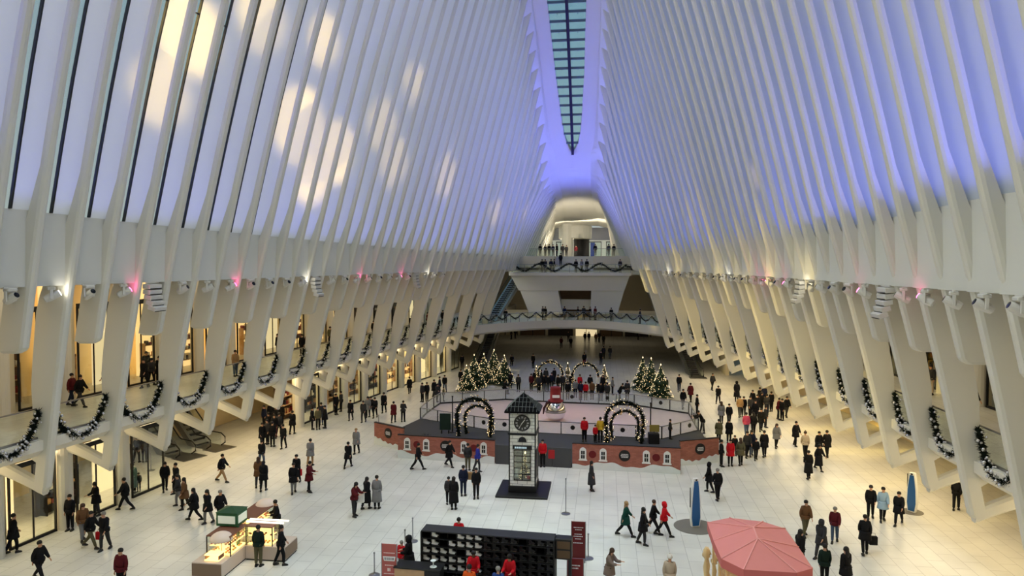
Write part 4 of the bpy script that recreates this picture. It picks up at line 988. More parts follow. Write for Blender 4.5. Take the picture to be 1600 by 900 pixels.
def banner(label, loc, rz, w_, h, z0, col, lines, plate=None):
    o = empty('banner_sign', loc, rz, label, 'sign')
    m = MB(); m.bevbox(-w_/2, -.02, z0, w_/2, .02, z0+h, .008); m.build('panel', mat(col[0], col[1], .5), o)
    m = MB(); m.box(-w_/2-.02, -.03, 0, -w_/2+.01, .03, z0+h+.01); m.box(w_/2-.01, -.03, 0, w_/2+.02, .03, z0+h+.01); m.box(-w_/2, -.25, 0, w_/2, .25, .03); m.build('frame', M_steel, o)
    m = MB()
    for (z, ww, hh) in lines:
        x = -ww/2; rnd = random.Random(int(z*100))
        while x < ww/2-.02:
            l = rnd.uniform(.02, .05); m.box(x, -.032, z0+h*z-hh/2, min(x+l, ww/2), -.02, z0+h*z+hh/2); x += l+.015
    m.build('lettering', M_screen if plate is None else mat('ink_pale', (236, 220, 216), .6), o)
    if plate:
        m = MB(); m.add([(-w_*.42, -.035, z0+h*plate+.09), (w_*.42, -.035, z0+h*plate+.09), (w_*.36, -.035, z0+h*plate-.09), (-w_*.34, -.035, z0+h*plate-.09), (-w_*.42, -.02, z0+h*plate+.09), (w_*.42, -.02, z0+h*plate+.09), (w_*.36, -.02, z0+h*plate-.09), (-w_*.34, -.02, z0+h*plate-.09)], [(0,1,2,3),(4,7,6,5),(0,4,5,1),(1,5,6,2),(2,6,7,3),(3,7,4,0)]); pl = m.build('white_plate', M_screen, o)
        m = MB(); x = -w_*.30
        for l in (.07, .06, .07, .06, .08): m.box(x, -.042, z0+h*plate-.05, x+l*.7, -.035, z0+h*plate+.05); x += l+.015
        m.build('plate_lettering', mat('ink_grey', (120, 110, 120)), pl)
    return o
banner('faded red upright banner with a white plate beside the counter', (-8.55, 27.05, 0), .0, .62, 1.8, .12, ('banner_rose', (178, 92, 86)), [(.80, .45, .03), (.52, .35, .03), (.42, .14, .12), (.33, .45, .03)], .67)
banner('dark red upright banner with small white text right of the skate rack', (-1.1, 30.95, 0), 0, .62, 1.65, .10, ('banner_maroon', (98, 14, 18)), [(.84, .42, .03), (.78, .3, .03), (.66, .35, .03), (.60, .42, .03), (.53, .3, .03), (.42, .45, .04)])
banner('dark red low banner at the bottom edge right of the skate rack', (-1.15, 28.9, 0), 0, .68, .95, .0, ('banner_crimson', (120, 22, 24)), [(.70, .4, .05), (.58, .3, .05)])
for k, (u, v, h) in enumerate(((884, 803, 1.9), (645, 846, 1.15), (633, 866, 1.15), (919, 873, 1.15), (585, 899, 1.0), (592, 690, 2.0), (236, 735, 1.1), (1098, 683, 1.1))):
    P = at_z(u, v); o = empty('stanchion', P, 0, 'slim grey metal stanchion on a round base, %s' % ['standing alone right of the clock tower', 'left of the skate rack, rear one', 'left of the skate rack, front one', 'right of the maroon banner', 'at the bottom edge, rose banner side', 'by the far left brick panel', 'by the left escalators', 'by the right end of the brick facade'][k], 'stanchion')
    m = MB(); m.lathe([(.24, 0), (.24, .03), (.08, .06), (.03, .08)], 14); m.build('base', M_steel, o)
    m = MB(); m.lathe([(.028, .06), (.028, h-.08), (.04, h-.06), (.04, h)], 8); m.build('pole', M_steel, o)

# ================================================================ FOOD KIOSK
M_case = mat('lit_case', (255, 226, 150), .5, emit=1.6)
M_kw = mat('kiosk_pinkish', (206, 190, 178), .5); M_kb = mat('kiosk_brown_top', (120, 74, 56), .5); M_kp = mat('kiosk_taupe', (134, 112, 92), .6)
M_gold = mat('gilded', (226, 200, 150), .4, .2)
K = empty('food_kiosk', (-16.3, 29.6, 0), 0, 'cross-shaped food kiosk with glowing pastry cases and a green sign box', 'kiosk')
def arm(x0, x1, y0, y1, case=(0, 0, 0, 0), tag_='counter'):
    m = MB(); m.bevbox(x0, y0, .06, x1, y1, .66, .02); c = m.build(tag_, M_kw, K); m = MB(); m.box(x0+.03, y0+.03, 0, x1-.03, y1-.03, .06); m.build('plinth', M_dark, c)
    m = MB(); m.bevbox(x0, y0-.005, .10, x0+.02+(x1-x0)*.0, y0+.02, .6, .004)
    cx0, cx1, cy0, cy1 = case
    m = MB(); m.box(cx0+.05, cy0+.05, .68, cx1-.05, cy1-.05, .72); m.box(cx0+.08, cy0+.08, 1.05, cx1-.08, cy1-.08, 1.07); m.box(cx0+.08, cy0+.08, .68, cx1-.08, cy0+.10, .69); m.build('lit_shelf', M_case, c)
    m = MB(); m.box((cx0+cx1)/2-.02, cy0+.1, .7, (cx0+cx1)/2+.02, cy1-.1, 1.46) if (cy1-cy0) > (cx1-cx0) else m.box(cx0+.1, (cy0+cy1)/2-.02, .7, cx1-.1, (cy0+cy1)/2+.02, 1.46); m.build('lit_back', M_case, c)
    m = MB(); m.bevbox(cx0-.02, cy0-.02, 1.48, cx1+.02, cy1+.02, 1.53, .01); m.build('wood_top', M_kb, c)
    m = MB(); m.box(cx0, cy0, .66, cx1, cy0+.012, 1.48); m.box(cx0, cy1-.012, .66, cx1, cy1, 1.48); m.box(cx0, cy0, .66, cx0+.012, cy1, 1.48); m.box(cx1-.012, cy0, .66, cx1, cy1, 1.48); m.build('glass_case', M_glass, c)
    for x in (cx0, cx1):
        for y in (cy0, cy1): m = MB(); m.box(x-.02, y-.02, .66, x+.02, y+.02, 1.48); m.build('case_post', M_dark, c)
    rnd = random.Random(int(x0*10)); m = MB()
    for z in (.72, 1.07):
        x = cx0+.14
        while x < cx1-.12:
            y = cy0+.16
            while y < cy1-.14:
                m.cur = rnd.randrange(3)
                if rnd.random() < .75: m.ball((x, y, z+.05), .06, 6, 4, .7)
                y += .16
            x += .16
    tag(m.build('pastries', [mat('pastry_tan', (214, 160, 90)), mat('pastry_pink', (220, 130, 120)), mat('pastry_brown', (130, 84, 50))], c), kind='stuff')
arm(-.85, .5, -2.5, -.2, (-.6, .48, -1.75, -.3), 'near_counter')
arm(-.85, .5, .1, 2.6, (-.5, .48, .4, 2.5), 'far_counter')
arm(.5, 2.35, -.55, .75, (.52, 1.75, -.5, .2), 'right_counter')
m = MB(); m.bevbox(-.83, -2.53, .10, .48, -2.49, .62, .01); m.build('end_panel', M_kp, K)
m = MB(); m.bevbox(2.33, -.5, .10, 2.37, .7, .62, .01); m.build('end_panel', M_kp, K)
m = MB(); m.bevbox(-.75, -.75, 1.55, .25, .15, 2.15, .02); gb = m.build('green_box', mat('kiosk_green', (44, 96, 58), .5), K)
m = MB(); m.add([(-.78, -.78, 2.15), (.28, -.78, 2.15), (.28, .18, 2.15), (-.78, .18, 2.15), (-.25, -.3, 2.32)], [(0, 3, 2, 1), (0, 1, 4), (1, 2, 4), (2, 3, 4), (3, 0, 4)]); m.build('box_lid', mat('kiosk_green_dark', (34, 76, 46), .5), gb)
m = MB(); m.box(-.65, -.77, 1.68, .15, -.75, 2.02); m.box(.25, -.66, 1.68, .27, .06, 2.02); m.build('menu_panel', mat('menu_pale', (226, 232, 214), .5, emit=.3), gb)
m = MB(); m.box(.2, -.75, .66, .3, -.65, 1.55); m.box(-.75, .05, .66, -.65, .15, 1.55); m.build('box_post', mat('kiosk_green', (44, 96, 58)), gb)
m = MB(); m.bevbox(.45, -.35, 1.62, 2.2, -.25, 1.68, .01); m.bevbox(.45, -.05, 1.62, 2.3, .05, 1.68, .01); m.build('light_bar', mat('light_bar', (255, 244, 224), .4, emit=1.5), K)
for k, (u, v, z) in enumerate(((346, 843, 1.35), (415, 790, 1.45))):
    P = at_z(u, v, z); o = empty('dome_lamp', (P.x, P.y, 0), 0, 'translucent cream dome on a thin pole at the %s of the food kiosk' % ('near left end' if k == 0 else 'far end'), 'dome', 'domes of the food kiosk')
    m = MB(); m.lathe([(.48*math.cos(a), z+.34*math.sin(a)) for a in [PI/2*q/8 for q in range(8)]] + [(.02, z+.345)], 24); m.build('dome', mat('dome_cream', (232, 210, 190), .4, emit=.08), o, True)
    m = MB(); m.lathe([(.15, 0), (.15, .02), (.02, .03), (.02, z+.3)], 8); m.build('pole', M_steel, o)
spot('kiosk_lamp', (-15.2, 29.0, 1.6), (-14.8, 27.9, 0), 60, (1, .8, .5), 120, 1)
o = empty('tiered_stand', (-16.35, 27.55, .66), 0, 'glowing tiered pastry stand on the near end of the kiosk', 'stand')
m = MB(); m.bevbox(-.35, -.25, 0, .3, .25, .05, .01); m.bevbox(-.35, -.25, .22, .3, .25, .26, .01); m.build('tier', M_case, o); m = MB(); m.box(-.33, -.2, .05, -.3, .2, .25); m.box(.26, -.2, .05, .29, .2, .25); m.build('support', M_kb, o)

# ================================================================ PINK CANOPY
PK = empty('pink_canopy', (5.6, 26.4, 0), 0, 'large faceted pink canopy over a gilded booth at the bottom right', 'canopy')
rim = [at_z(u, v, 2.8) - Vector((5.6, 26.4, 0)) for (u, v) in ((1105,816),(1140,809),(1192,815),(1227,826),(1248,855),(1270,888),(1245,895),(1162,890),(1127,873),(1115,845))]
A1 = at_z(1177, 824, 3.55) - Vector((5.6, 26.4, 0)); A2 = at_z(1184, 842, 3.55) - Vector((5.6, 26.4, 0))
M_pink = mat('canopy_pink', (222, 138, 132), .75, noise=.05, scale=1.5)
m = MB(); n = len(rim); vs = [tuple(p) for p in rim] + [tuple(A1), tuple(A2)]
ap = [n, n, n, n, n+1, n+1, n+1, n+1, n+1, n]
fs = []
for k in range(n):
    j = (k+1) % n
    fs.append((k, j, ap[k]) if ap[k] == ap[j] else (k, j, ap[j], ap[k]))
m.add(vs, fs); m.add([(v_[0], v_[1], v_[2]-.03) for v_ in vs], [tuple(reversed(f)) for f in fs]); cv = m.build('fabric_roof', M_pink, PK)
m = MB(); m.loft([[tuple(p), tuple(p*1.0 - Vector((0, 0, .32))), (p.x*.985, p.y*.985, 2.48), (p.x*.985, p.y*.985, 2.79)] for p in rim + [rim[0]]], cap=False); m.build('valance', mat('valance_pink', (196, 104, 100), .75), PK)
m = MB()
for k in range(n): m.tube([rim[k]+Vector((0, 0, .015)), (A1 if ap[k] == n else A2)+Vector((0, 0, .015))], .022, 5)
m.tube([A1+Vector((0, 0, .015)), A2+Vector((0, 0, .015))], .03, 5); m.build('seam', mat('seam_pink', (238, 164, 158), .7), cv)
rnd = random.Random(5)
for k in range(n):
    p = rim[k]*.86; m = MB(); m.lathe([(.12, 0), (.12, .1), (.06, .16), (.05, 1.2), (.08, 1.3), (.05, 1.4), (.05, 2.4), (.11, 2.5), (.11, 2.6)], 10, cx=p.x, cy=p.y); m.build('gilt_post', M_gold, PK)
m = MB(); m.prism([(p.x*.72, p.y*.72) for p in rim], 0, 1.1); m.build('booth_body', mat('booth_cream', (226, 206, 172), .5), PK)
m = MB(); m.prism([(p.x*.76, p.y*.76) for p in rim], 1.1, 1.16); m.build('booth_counter', M_gold, PK)
m = MB()
for k in range(n):
    a, b = rim[k]*.88, rim[(k+1) % n]*.88
    for q in range(5):
        c = a.lerp(b, (q+.5)/5); c.z = 2.2 + .1*math.sin(q*2)
        m.tube([c + Vector((.10*math.cos(t)*(1-t/9), .03, .12*math.sin(t)*(1-t/9))) for t in [x_*.8 for x_ in range(9)]], .016, 5)
m.build('gilt_scrollwork', M_gold, PK)
m = MB()
for k in range(n):
    a, b = rim[k]*.9, rim[(k+1) % n]*.9
    for q in range(6): c = a.lerp(b, q/6); m.ball((c.x, c.y, 2.44), .035, 6, 4)
tag(m.build('light_bulbs', mat('bulb_warm', (255, 226, 170), .4, emit=6), PK), kind='stuff')
o = empty('gilded_figure', at_z(1103, 878, .9)*1.0 - Vector((0, 0, .9)), 0, 'pale gilded ornament group at the left side of the pink canopy booth', 'ornament')
for (x, y, z0, s_) in ((0, 0, 0, 1), (.32, -.15, 0, .85), (.12, .35, 0, .9)):
    m = MB(); m.lathe([(.16*s_, 0), (.18*s_, .1), (.07*s_, .3), (.12*s_, .7*s_), (.05*s_, 1.0*s_), (.13*s_, 1.2*s_), (.11*s_, 1.4*s_), (.02, 1.55*s_)], 12, cx=x, cy=y); m.tube([(x+.14*math.cos(t), y, 1.2*s_+.14*math.sin(t)) for t in [q*.7 for q in range(9)]], .025, 5); m.build('baluster', M_gold, o, True)

# ================================================================ INFO TOTEMS
def totem(label, u, v, h, rz, base_r):
    P = at_z(u, v); o = empty('info_totem', P, rz, label, 'totem', 'blue and white info totems')
    m = MB(); m.lathe([(base_r, 0), (base_r, .015), (base_r-.05, .03)], 32); m.build('base_disc', mat('disc_grey', (112, 108, 100), .6), o)
    rings = []
    for z, w_ in ((.03, .20), (.5, .27), (1.2, .25), (h*.8, .19), (h, .13)): rings.append([(-w_, -.09, z), (w_, -.09, z), (w_, .09, z), (-w_, .09, z)])
    m = MB(); m.loft(rings); m.build('shell', M_winw, o)
    rings = []
    for z, w_ in ((.08, .165), (.5, .225), (1.2, .20), (h*.8, .145), (h-.12, .10)): rings.append([(-w_, -.105, z), (w_, -.105, z), (w_, -.088, z), (-w_, -.088, z)])
    m = MB(); m.loft(rings); m.build('blue_panel', mat('totem_blue', (28, 88, 148), .35), o)
    m = MB(); m.bevbox(-.29, -.02, 1.0, -.26, .04, 2.0, .01); m.build('side_handle', M_dark, o)
    m = MB(); m.bevbox(-.05, -.11, h-.1, .05, -.088, h-.02, .004); m.build('camera_window', M_dark, o)
totem('blue and white info totem on a round disc left of the pink canopy', 1086, 823, 2.45, .35, 1.05)
totem('blue and white info totem standing near the right columns', 1425, 800, 2.1, -.9, .55)
o = empty('wall_notice', (wall_x(1, 40.3)-.06, 40.3, 1.0), 0, 'small red square notice on the cream wall right', 'notice'); m = MB(); m.box(-.02, -.14, 0, .02, .14, .28); m.build('plate', M_red, o); m = MB(); m.box(-.03, -.08, .1, -.02, .08, .18); m.build('lettering', M_screen, o)
# ================================================================ PEOPLE
def skin_mesh(name, verts, edges, radii, sub=1, root=0):
    me = bpy.data.meshes.new('tmp'); me.from_pydata([tuple(v) for v in verts], edges, []); o = bpy.data.objects.new('tmp', me); COL.objects.link(o)
    md = o.modifiers.new('s', 'SKIN'); md.use_smooth_shade = True
    for k, r in enumerate(radii):
        d = me.skin_vertices[0].data[k]; d.radius = r if isinstance(r, tuple) else (r, r); d.use_root = (k == root)
    sb = o.modifiers.new('b', 'SUBSURF'); sb.levels = sub; sb.render_levels = sub
    dg = bpy.context.evaluated_depsgraph_get(); dg.update(); out = bpy.data.meshes.new_from_object(o.evaluated_get(dg)); out.name = name
    bpy.data.objects.remove(o); bpy.data.meshes.remove(me)
    return out
def merge_mb(me, mb):
    """append an MB to an existing mesh"""
    bm = bmesh.new(); bm.from_mesh(me); t = mb.mesh('t', []) if False else None
    vs = [bm.verts.new(v) for v in mb.v]
    for f in mb.f:
        try: fc = bm.faces.new([vs[i] for i in f]); fc.smooth = True
        except ValueError: pass
    bmesh.ops.recalc_face_normals(bm, faces=bm.faces); bm.to_mesh(me); bm.free(); return me
def pose(legs, arms, lean=0.0, head=0.0, seat=False, tw=0):
    """legs: two (thigh swing, knee bend) in degrees, + forward (-Y); arms: two (swing, elbow bend, out)"""
    J = {}
    ph = .93; fwd = lambda a: Vector((0, -math.sin(a), -math.cos(a)))
    hip = Vector((0, 0, ph)) if not seat else Vector((0, 0, .52))
    J['pelvis'] = hip; up = Vector((0, -math.sin(math.radians(lean)), math.cos(math.radians(lean))))
    J['waist'] = hip + up*.17; J['chest'] = hip + up*.38; J['neck'] = hip + up*.545
    J['jaw'] = J['neck'] + Vector((0, -.02, .075)); J['brow'] = J['jaw'] + Vector((0, -.01 - head*.03, .075)); J['crown'] = J['brow'] + Vector((0, .01, .065))
    for k, s in enumerate((-1, 1)):
        th, kn = [math.radians(q) for q in legs[k]]
        h = hip + Vector((s*.095, 0, -.04)); kn_p = h + fwd(th)*.42; an = kn_p + fwd(th-kn)*.40
        J['hip%d' % k] = h; J['knee%d' % k] = kn_p; J['ankle%d' % k] = an
        J['toe%d' % k] = an + Vector((s*.015, -.15, -.035 + max(0, math.sin(th-kn))*.05))
        sw, el, ou = [math.radians(q) for q in arms[k]]
        sh = J['neck'] + up*(-.075) + Vector((s*.165, 0, 0)); d = Vector((s*math.sin(ou), -math.sin(sw)*math.cos(ou), -math.cos(sw)*math.cos(ou)))
        eb = sh + d*.28; d2 = Vector((-s*math.sin(ou)*.3, -math.sin(sw+el), -math.cos(sw+el))).normalized(); wr = eb + d2*.25
        J['sh%d' % k] = sh; J['el%d' % k] = eb; J['wr%d' % k] = wr; J['d%d' % k] = d2
    lo = min(J['ankle0'].z, J['ankle1'].z) - .075
    off = Vector((0, 0, -lo)) if not seat else Vector((0, 0, -lo))
    for k in J:
        if k not in ('d0', 'd1'): J[k] = J[k] + off
    return J
def proto(J, coat='short', hair='short', hood=False, female=False):
    V, E, Rr = [], [], []
    def add(p, r, par=None):
        V.append(p); Rr.append(r)
        if par is not None: E.append((par, len(V)-1))
        return len(V)-1
    a = add(J['pelvis'], (.125, .10)); b = add(J['waist'], (.11, .09), a); c = add(J['chest'], (.135, .10), b); n = add(J['neck'], .052, c)
    j = add(J['jaw'], (.058, .066), n); br_ = add(J['brow'], (.072, .088), j); add(J['crown'], (.05, .062), br_)
    add(J['jaw']+Vector((0, -.098, .045)), .012, j)         # nose
    for s in (-1, 1): add(J['jaw']+Vector((s*.078, .0, .05)), .010, br_)   # ears
    for k, s in enumerate((-1, 1)):
        h = add(J['hip%d' % k], .082, a); kn = add(J['knee%d' % k], .052, h); an = add(J['ankle%d' % k], .036, kn); add(J['ankle%d' % k].lerp(J['toe%d' % k], .55)+Vector((0, 0, -.005)), (.026, .018), an)
        sh = add(J['sh%d' % k], .055, c); el = add(J['el%d' % k], .040, sh); wr = add(J['wr%d' % k], .026, el)
        d = J['d%d' % k]; palm = add(J['wr%d' % k]+d*.055, (.030, .016), wr); side = Vector((0, 1, 0)).cross(d).normalized() if abs(d.y) < .9 else Vector((1, 0, 0))
        for q, (of, ln) in enumerate(((-.026, .062), (-.009, .074), (.009, .070), (.026, .054))):
            ax = Vector((0, -1, 0)) if abs(d.z) > .6 else Vector((1, 0, 0))
            f1 = add(J['wr%d' % k]+d*.085+ax*of, .0085, palm); f2 = add(J['wr%d' % k]+d*(.085+ln*.55)+ax*of+Vector((-s*.008, 0, 0)), .0078, f1); add(J['wr%d' % k]+d*(.08+ln)+ax*of+Vector((-s*.022, 0, 0)), .006, f2)
        ax = Vector((0, -1, 0)) if abs(d.z) > .6 else Vector((1, 0, 0)); t1 = add(J['wr%d' % k]+d*.045-ax*-.036, .009, palm); add(J['wr%d' % k]+d*.085+ax*.052, .0075, t1)
    body = skin_mesh('body', V, E, Rr, 1)
    # jacket
    V, E, Rr = [], [], []
    g = .048 if not female else .022
    hemz = {'short': .02, 'mid': -.10, 'long': -.10}[coat]
    a = add(J['pelvis']+Vector((0, 0, hemz*.3)), (.15+g, .115+g)); b = add(J['waist'], (.125+g, .10+g), a); c = add(J['chest'], (.168+g, .125+g), b); add(J['neck']+Vector((0, 0, -.01)), (.075, .072), c)
    for k in (0, 1):
        sh = add(J['sh%d' % k]+Vector((0, 0, .0)), .10, c); el = add(J['el%d' % k], .084, sh); add(J['wr%d' % k]-J['d%d' % k]*.01, .056, el)
    jk = skin_mesh('jacket', V, E, Rr, 1)
    ln = {'short': .10, 'mid': .30, 'long': .58}[coat]
    m = MB(); rings = []
    pz_ = J['pelvis'].z
    for q in range(6):
        t = q/5; z = pz_ + .10 - (ln+.06)*t; ry = .185 + .05*t*(1.0 if coat != 'short' else .2); rx = .222 + .05*t*(1.0 if coat != 'short' else .1)
        cy = J['pelvis'].y + (J['waist'].y-J['pelvis'].y)*(1-t)*.4
        rings.append([(rx*math.cos(2*PI*i/14), cy+ry*math.sin(2*PI*i/14)*(1+.06*math.sin(3*2*PI*i/14)*t), z) for i in range(14)])
    m.loft(rings); merge_mb(jk, m)
    if hood:
        m = MB(); cc = J['jaw']+Vector((0, .03, .05)); m.lathe([(.02, .17), (.09, .15), (.125, .07), (.125, -.03), (.10, -.11), (.07, -.14)], 14, Matrix.Translation(cc) @ Matrix.Rotation(math.radians(-14), 4, 'X')); merge_mb(jk, m)
    # trousers
    V, E, Rr = [], [], []
    a = add(J['pelvis']+Vector((0, 0, .02)), (.15, .125))
    for k in (0, 1):
        h = add(J['hip%d' % k], .108, a); kn = add(J['knee%d' % k], .080, h); add(J['ankle%d' % k]+Vector((0, 0, .03)), .062, kn)
    tr = skin_mesh('trousers', V, E, Rr, 1)
    shs = []
    for k in (0, 1):
        m = MB(); an, to = J['ankle%d' % k], J['toe%d' % k]; d = (to-an); rg = []
        for t, w_, h_ in ((-.45, .040, .07), (-.2, .052, .13), (.15, .054, .13), (.55, .056, .085), (1.0, .054, .06), (1.25, .025, .03)):
            p = an + d*t; zb = min(an.z, to.z)-.045 + (0 if t < .5 else 0); zb = an.z - .075 + (to.z-an.z+.035)*max(0, t)
            rg.append([(p.x-w_, p.y, zb), (p.x+w_, p.y, zb), (p.x+w_*.9, p.y, zb+h_*.7), (p.x+w_*.4, p.y, zb+h_), (p.x-w_*.4, p.y, zb+h_), (p.x-w_*.9, p.y, zb+h_*.7)])
        m.loft(rg); shs.append(m.mesh('shoe', M_black, True))
    # hair
    hc = J['brow']+Vector((0, .012, .02)); m = MB()
    if hair == 'short': m.lathe([(.001, .105), (.05, .097), (.088, .06), (.100, .01), (.094, -.03), (.07, -.055)], 14, Matrix.Translation(hc+Vector((0, .012, -.0))) @ Matrix.Rotation(math.radians(-22), 4, 'X'))
    if hair == 'long':
        m.lathe([(.001, .108), (.055, .098), (.092, .06), (.104, .01), (.100, -.05), (.07, -.08)], 14, Matrix.Translation(hc+Vector((0, .018, 0))) @ Matrix.Rotation(math.radians(-16), 4, 'X'))
        m.loft([[(w*math.cos(x), y0+dp*math.sin(x), z) for x in [2*PI*i/10 for i in range(10)]] for w, dp, y0, z in ((.085, .04, hc.y+.06, hc.z+.03), (.10, .045, hc.y+.075, hc.z-.08), (.105, .04, hc.y+.09, hc.z-.2), (.07, .03, hc.y+.10, hc.z-.30))])
    if hair == 'hat':
        m.lathe([(.001, .135), (.03, .132), (.085, .10), (.105, .04), (.108, -.0), (.10, -.02)], 14, Matrix.Translation(hc+Vector((0, .005, .0))) @ Matrix.Rotation(math.radians(-8), 4, 'X')); m.ball(hc+Vector((0, 0, .15)), .03)
    hr = m.mesh('hair', M_black, True)
    return {'body': body, 'jacket': jk, 'trousers': tr, 'shoe': shs[0], 'shoe2': shs[1], 'hair': hr, 'J': J}
STAND = pose(((2, 2), (-2, 0)), ((4, 12, 8), (-2, 14, 9)))
STAND2 = pose(((6, 4), (-5, 4)), ((18, 60, 8), (12, 75, 8)), 3, 1)
WALKA = pose(((27, 8), (-22, 18)), ((-24, 16, 7), (24, 24, 7)), 4)
WALKB = pose(((15, 16), (-14, 8)), ((-14, 14, 8), (16, 20, 8)), 3)
WALKC = pose(((-20, 22), (24, 6)), ((20, 30, 8), (-18, 14, 8)), 5)
FWD = pose(((3, 2), (-3, 3)), ((38, 60, 6), (34, 66, 6)), 6, 2)
SIT = pose(((82, 84), (80, 82)), ((25, 50, 8), (25, 50, 8)), 8, 1, seat=True)
LEAN = pose(((12, 4), (-6, 2)), ((60, 30, 10), (56, 30, 10)), 28, 2)
PR = {}
def get(key):
    if key not in PR:
        ps, coat, hair, hood = key
        PR[key] = proto({'stand': STAND, 'stand2': STAND2, 'walka': WALKA, 'walkb': WALKB, 'walkc': WALKC, 'fwd': FWD, 'sit': SIT, 'lean': LEAN}[ps], coat, hair, hood)
    return PR[key]
CC = {'black': (24, 24, 27), 'charcoal': (52, 52, 55), 'navy': (28, 34, 56), 'brown': (104, 74, 50), 'maroon': (86, 26, 32), 'red': (190, 26, 36), 'olive': (92, 88, 66), 'gray': (124, 124, 126), 'taupe': (122, 106, 96), 'beige': (180, 164, 144),
      'teal': (100, 126, 124), 'green': (24, 66, 58), 'darkgreen': (26, 42, 36), 'blue': (48, 56, 150), 'lightblue': (150, 178, 204), 'pink': (180, 70, 104), 'orange': (218, 90, 34), 'denim': (70, 84, 108), 'tan': (164, 130, 90), 'white': (220, 220, 216), 'yellow': (206, 168, 50), 'cobalt': (40, 66, 126)}
CM = {k: mat('cloth_'+k, v, .85, noise=.12, scale=5, spec=.15) for k, v in CC.items()}
HAIRC = {'dark': mat('hair_dark', (22, 18, 17), .7), 'brown': mat('hair_brown', (66, 46, 34), .7), 'gray': mat('hair_gray', (130, 126, 120), .7), 'blond': mat('hair_blond', (150, 120, 80), .7), 'white': mat('hat_white', (226, 222, 214), .8)}
words = {'stand': 'standing', 'stand2': 'standing with hands forward', 'walka': 'striding', 'walkb': 'walking', 'walkc': 'walking briskly', 'fwd': 'standing looking at hands', 'sit': 'sitting', 'lean': 'leaning forward'}
PEOPLE = []
def person(u, v, jc='black', tc='black', ps='stand', rz=0, coat='short', hair='short', hc='dark', hood=False, z=0.0, h=1.0, where=None, sk=0, pos=None):
    """rz in degrees, 0 = facing the camera, 90 = facing right"""
    P = pos if pos is not None else at_z(u, v, z)
    PEOPLE.append(dict(P=P, jc=jc, tc=tc, ps=ps, rz=rz, coat=coat, hair=hair, hc=hc, hood=hood, h=h, where=where, sk=sk, u=u, v=v))
p_ = person
# near left
p_(21,864,'black','black','walkb',150,'mid'); p_(62,908,'black','black','walka',80); p_(110,829,'black','black','stand',0); p_(151,806,'black','charcoal','stand2',-30,'mid','long')
p_(130,846,'brown','gray','walkb',60,'short','long','brown'); p_(142,856,'black','olive','walka',90); p_(164,860,'black','charcoal','walkb',0,hc='gray')
p_(196,797,'black','black','walka',-70); p_(207,772,'teal','black','walkb',200,'long','long'); p_(217,768,'charcoal','black','stand',20,h=.62); p_(214,723,'black','charcoal','walkb',180); p_(200,728,'charcoal','black','stand',160); p_(226,722,'black','black','stand',200)
p_(258,768,'black','black','walkb',40,'short','long'); p_(276,772,'black','black','walkb',-30,'mid',h=1.04); p_(279,791,'charcoal','gray','walkb',-60); p_(289,797,'brown','black','walkb',-40,'mid','long'); p_(304,813,'black','black','walka',-80,'mid','long')
p_(325,818,'black','gray','walkb',-20,'mid','long'); p_(344,817,'black','black','walka',60,hc='gray'); p_(347,753,'black','tan','walka',90); p_(190,927,'maroon','black','stand',0,'short','short')
p_(404,761,'brown','charcoal','walkb',200,'mid','long','brown'); p_(412,767,'black','black','walkb',190,'mid','long'); p_(409,729,'black','denim','walkb',180); p_(464,755,'black','black','walkb',0); p_(459,771,'black','gray','walkb',30,'mid')
p_(483,769,'maroon','black','stand2',90,'mid',hc='dark'); p_(485,728,'gray','tan','walkb',180,'mid'); p_(544,731,'black','black','walka',180,'mid'); p_(557,709,'gray','black','walkb',0,'mid','short','blond')
p_(554,807,'maroon','charcoal','fwd',70,'short','long'); p_(573,795,'black','black','walkb',150,'long','long'); p_(589,795,'gray','black','stand',180,'long','short')
p_(404,885,'darkgreen','olive','stand',175); p_(439,883,'black','black','walkb',120); p_(433,839,'black','black','stand2',-60)
# centre
p_(653,734,'black','black','walka',120); p_(702,729,'black','black','walka',60,'mid'); p_(731,735,'charcoal','olive','stand',180,'short'); p_(746,737,'blue','charcoal','walkb',110); p_(724,775,'navy','navy','stand',180); p_(744,779,'black','black','stand',10,'short')
p_(709,796,'black','black','stand',180,'long','long'); p_(701,788,'charcoal','black','stand',200,h=.85); p_(924,767,'charcoal','black','stand',90,'long','long')
p_(719,868,'red','black','stand',180,pos=at_z(717,868,0)); p_(751,0,'red','denim','stand2',10,pos=Vector((-5.15,27.3,0)),sk=1); p_(807,0,'red','black','stand2',-20,'short','long',pos=Vector((-3.65,27.15,0)))
p_(748,0,'orange','black','stand',180,pos=Vector((-5.05,25.9,0))); p_(795,0,'cobalt','black','stand',180,hc='gray',pos=Vector((-3.95,25.95,0))); p_(641,0,'black','black','stand2',-90,'mid','short',hood=True,pos=Vector((-8.05,28.2,0))); p_(632,0,'red','gray','stand',160,hc='gray',h=.8,pos=Vector((-8.5,28.6,0)))
p_(952,0,'taupe','black','fwd',60,'mid','long','brown',pos=at_z(952,922)); p_(1046,0,'beige','tan','stand',180,'mid','hat','white',pos=at_z(1046,936))
p_(848,729,'red','black','stand',0); p_(913,690,'red','black','stand',0,z=.25); p_(930,692,'red','black','stand',30,h=.75,z=.25); p_(938,691,'yellow','black','stand',180,z=.25); p_(1047,686,'charcoal','black','stand',90,z=.25,h=.8)
p_(977,838,'green','black','walka',90,'mid','long','blond'); p_(1004,851,'black','charcoal','walkb',80,'mid','long'); p_(1020,834,'black','black','walka',85,hc='brown'); p_(1037,838,'red','black','walka',90,'short','short',hood=True)
p_(1108,769,'black','black','walkb',-100,'mid','long',hood=True); p_(1121,781,'black','black','walkb',190,'short','short','gray')
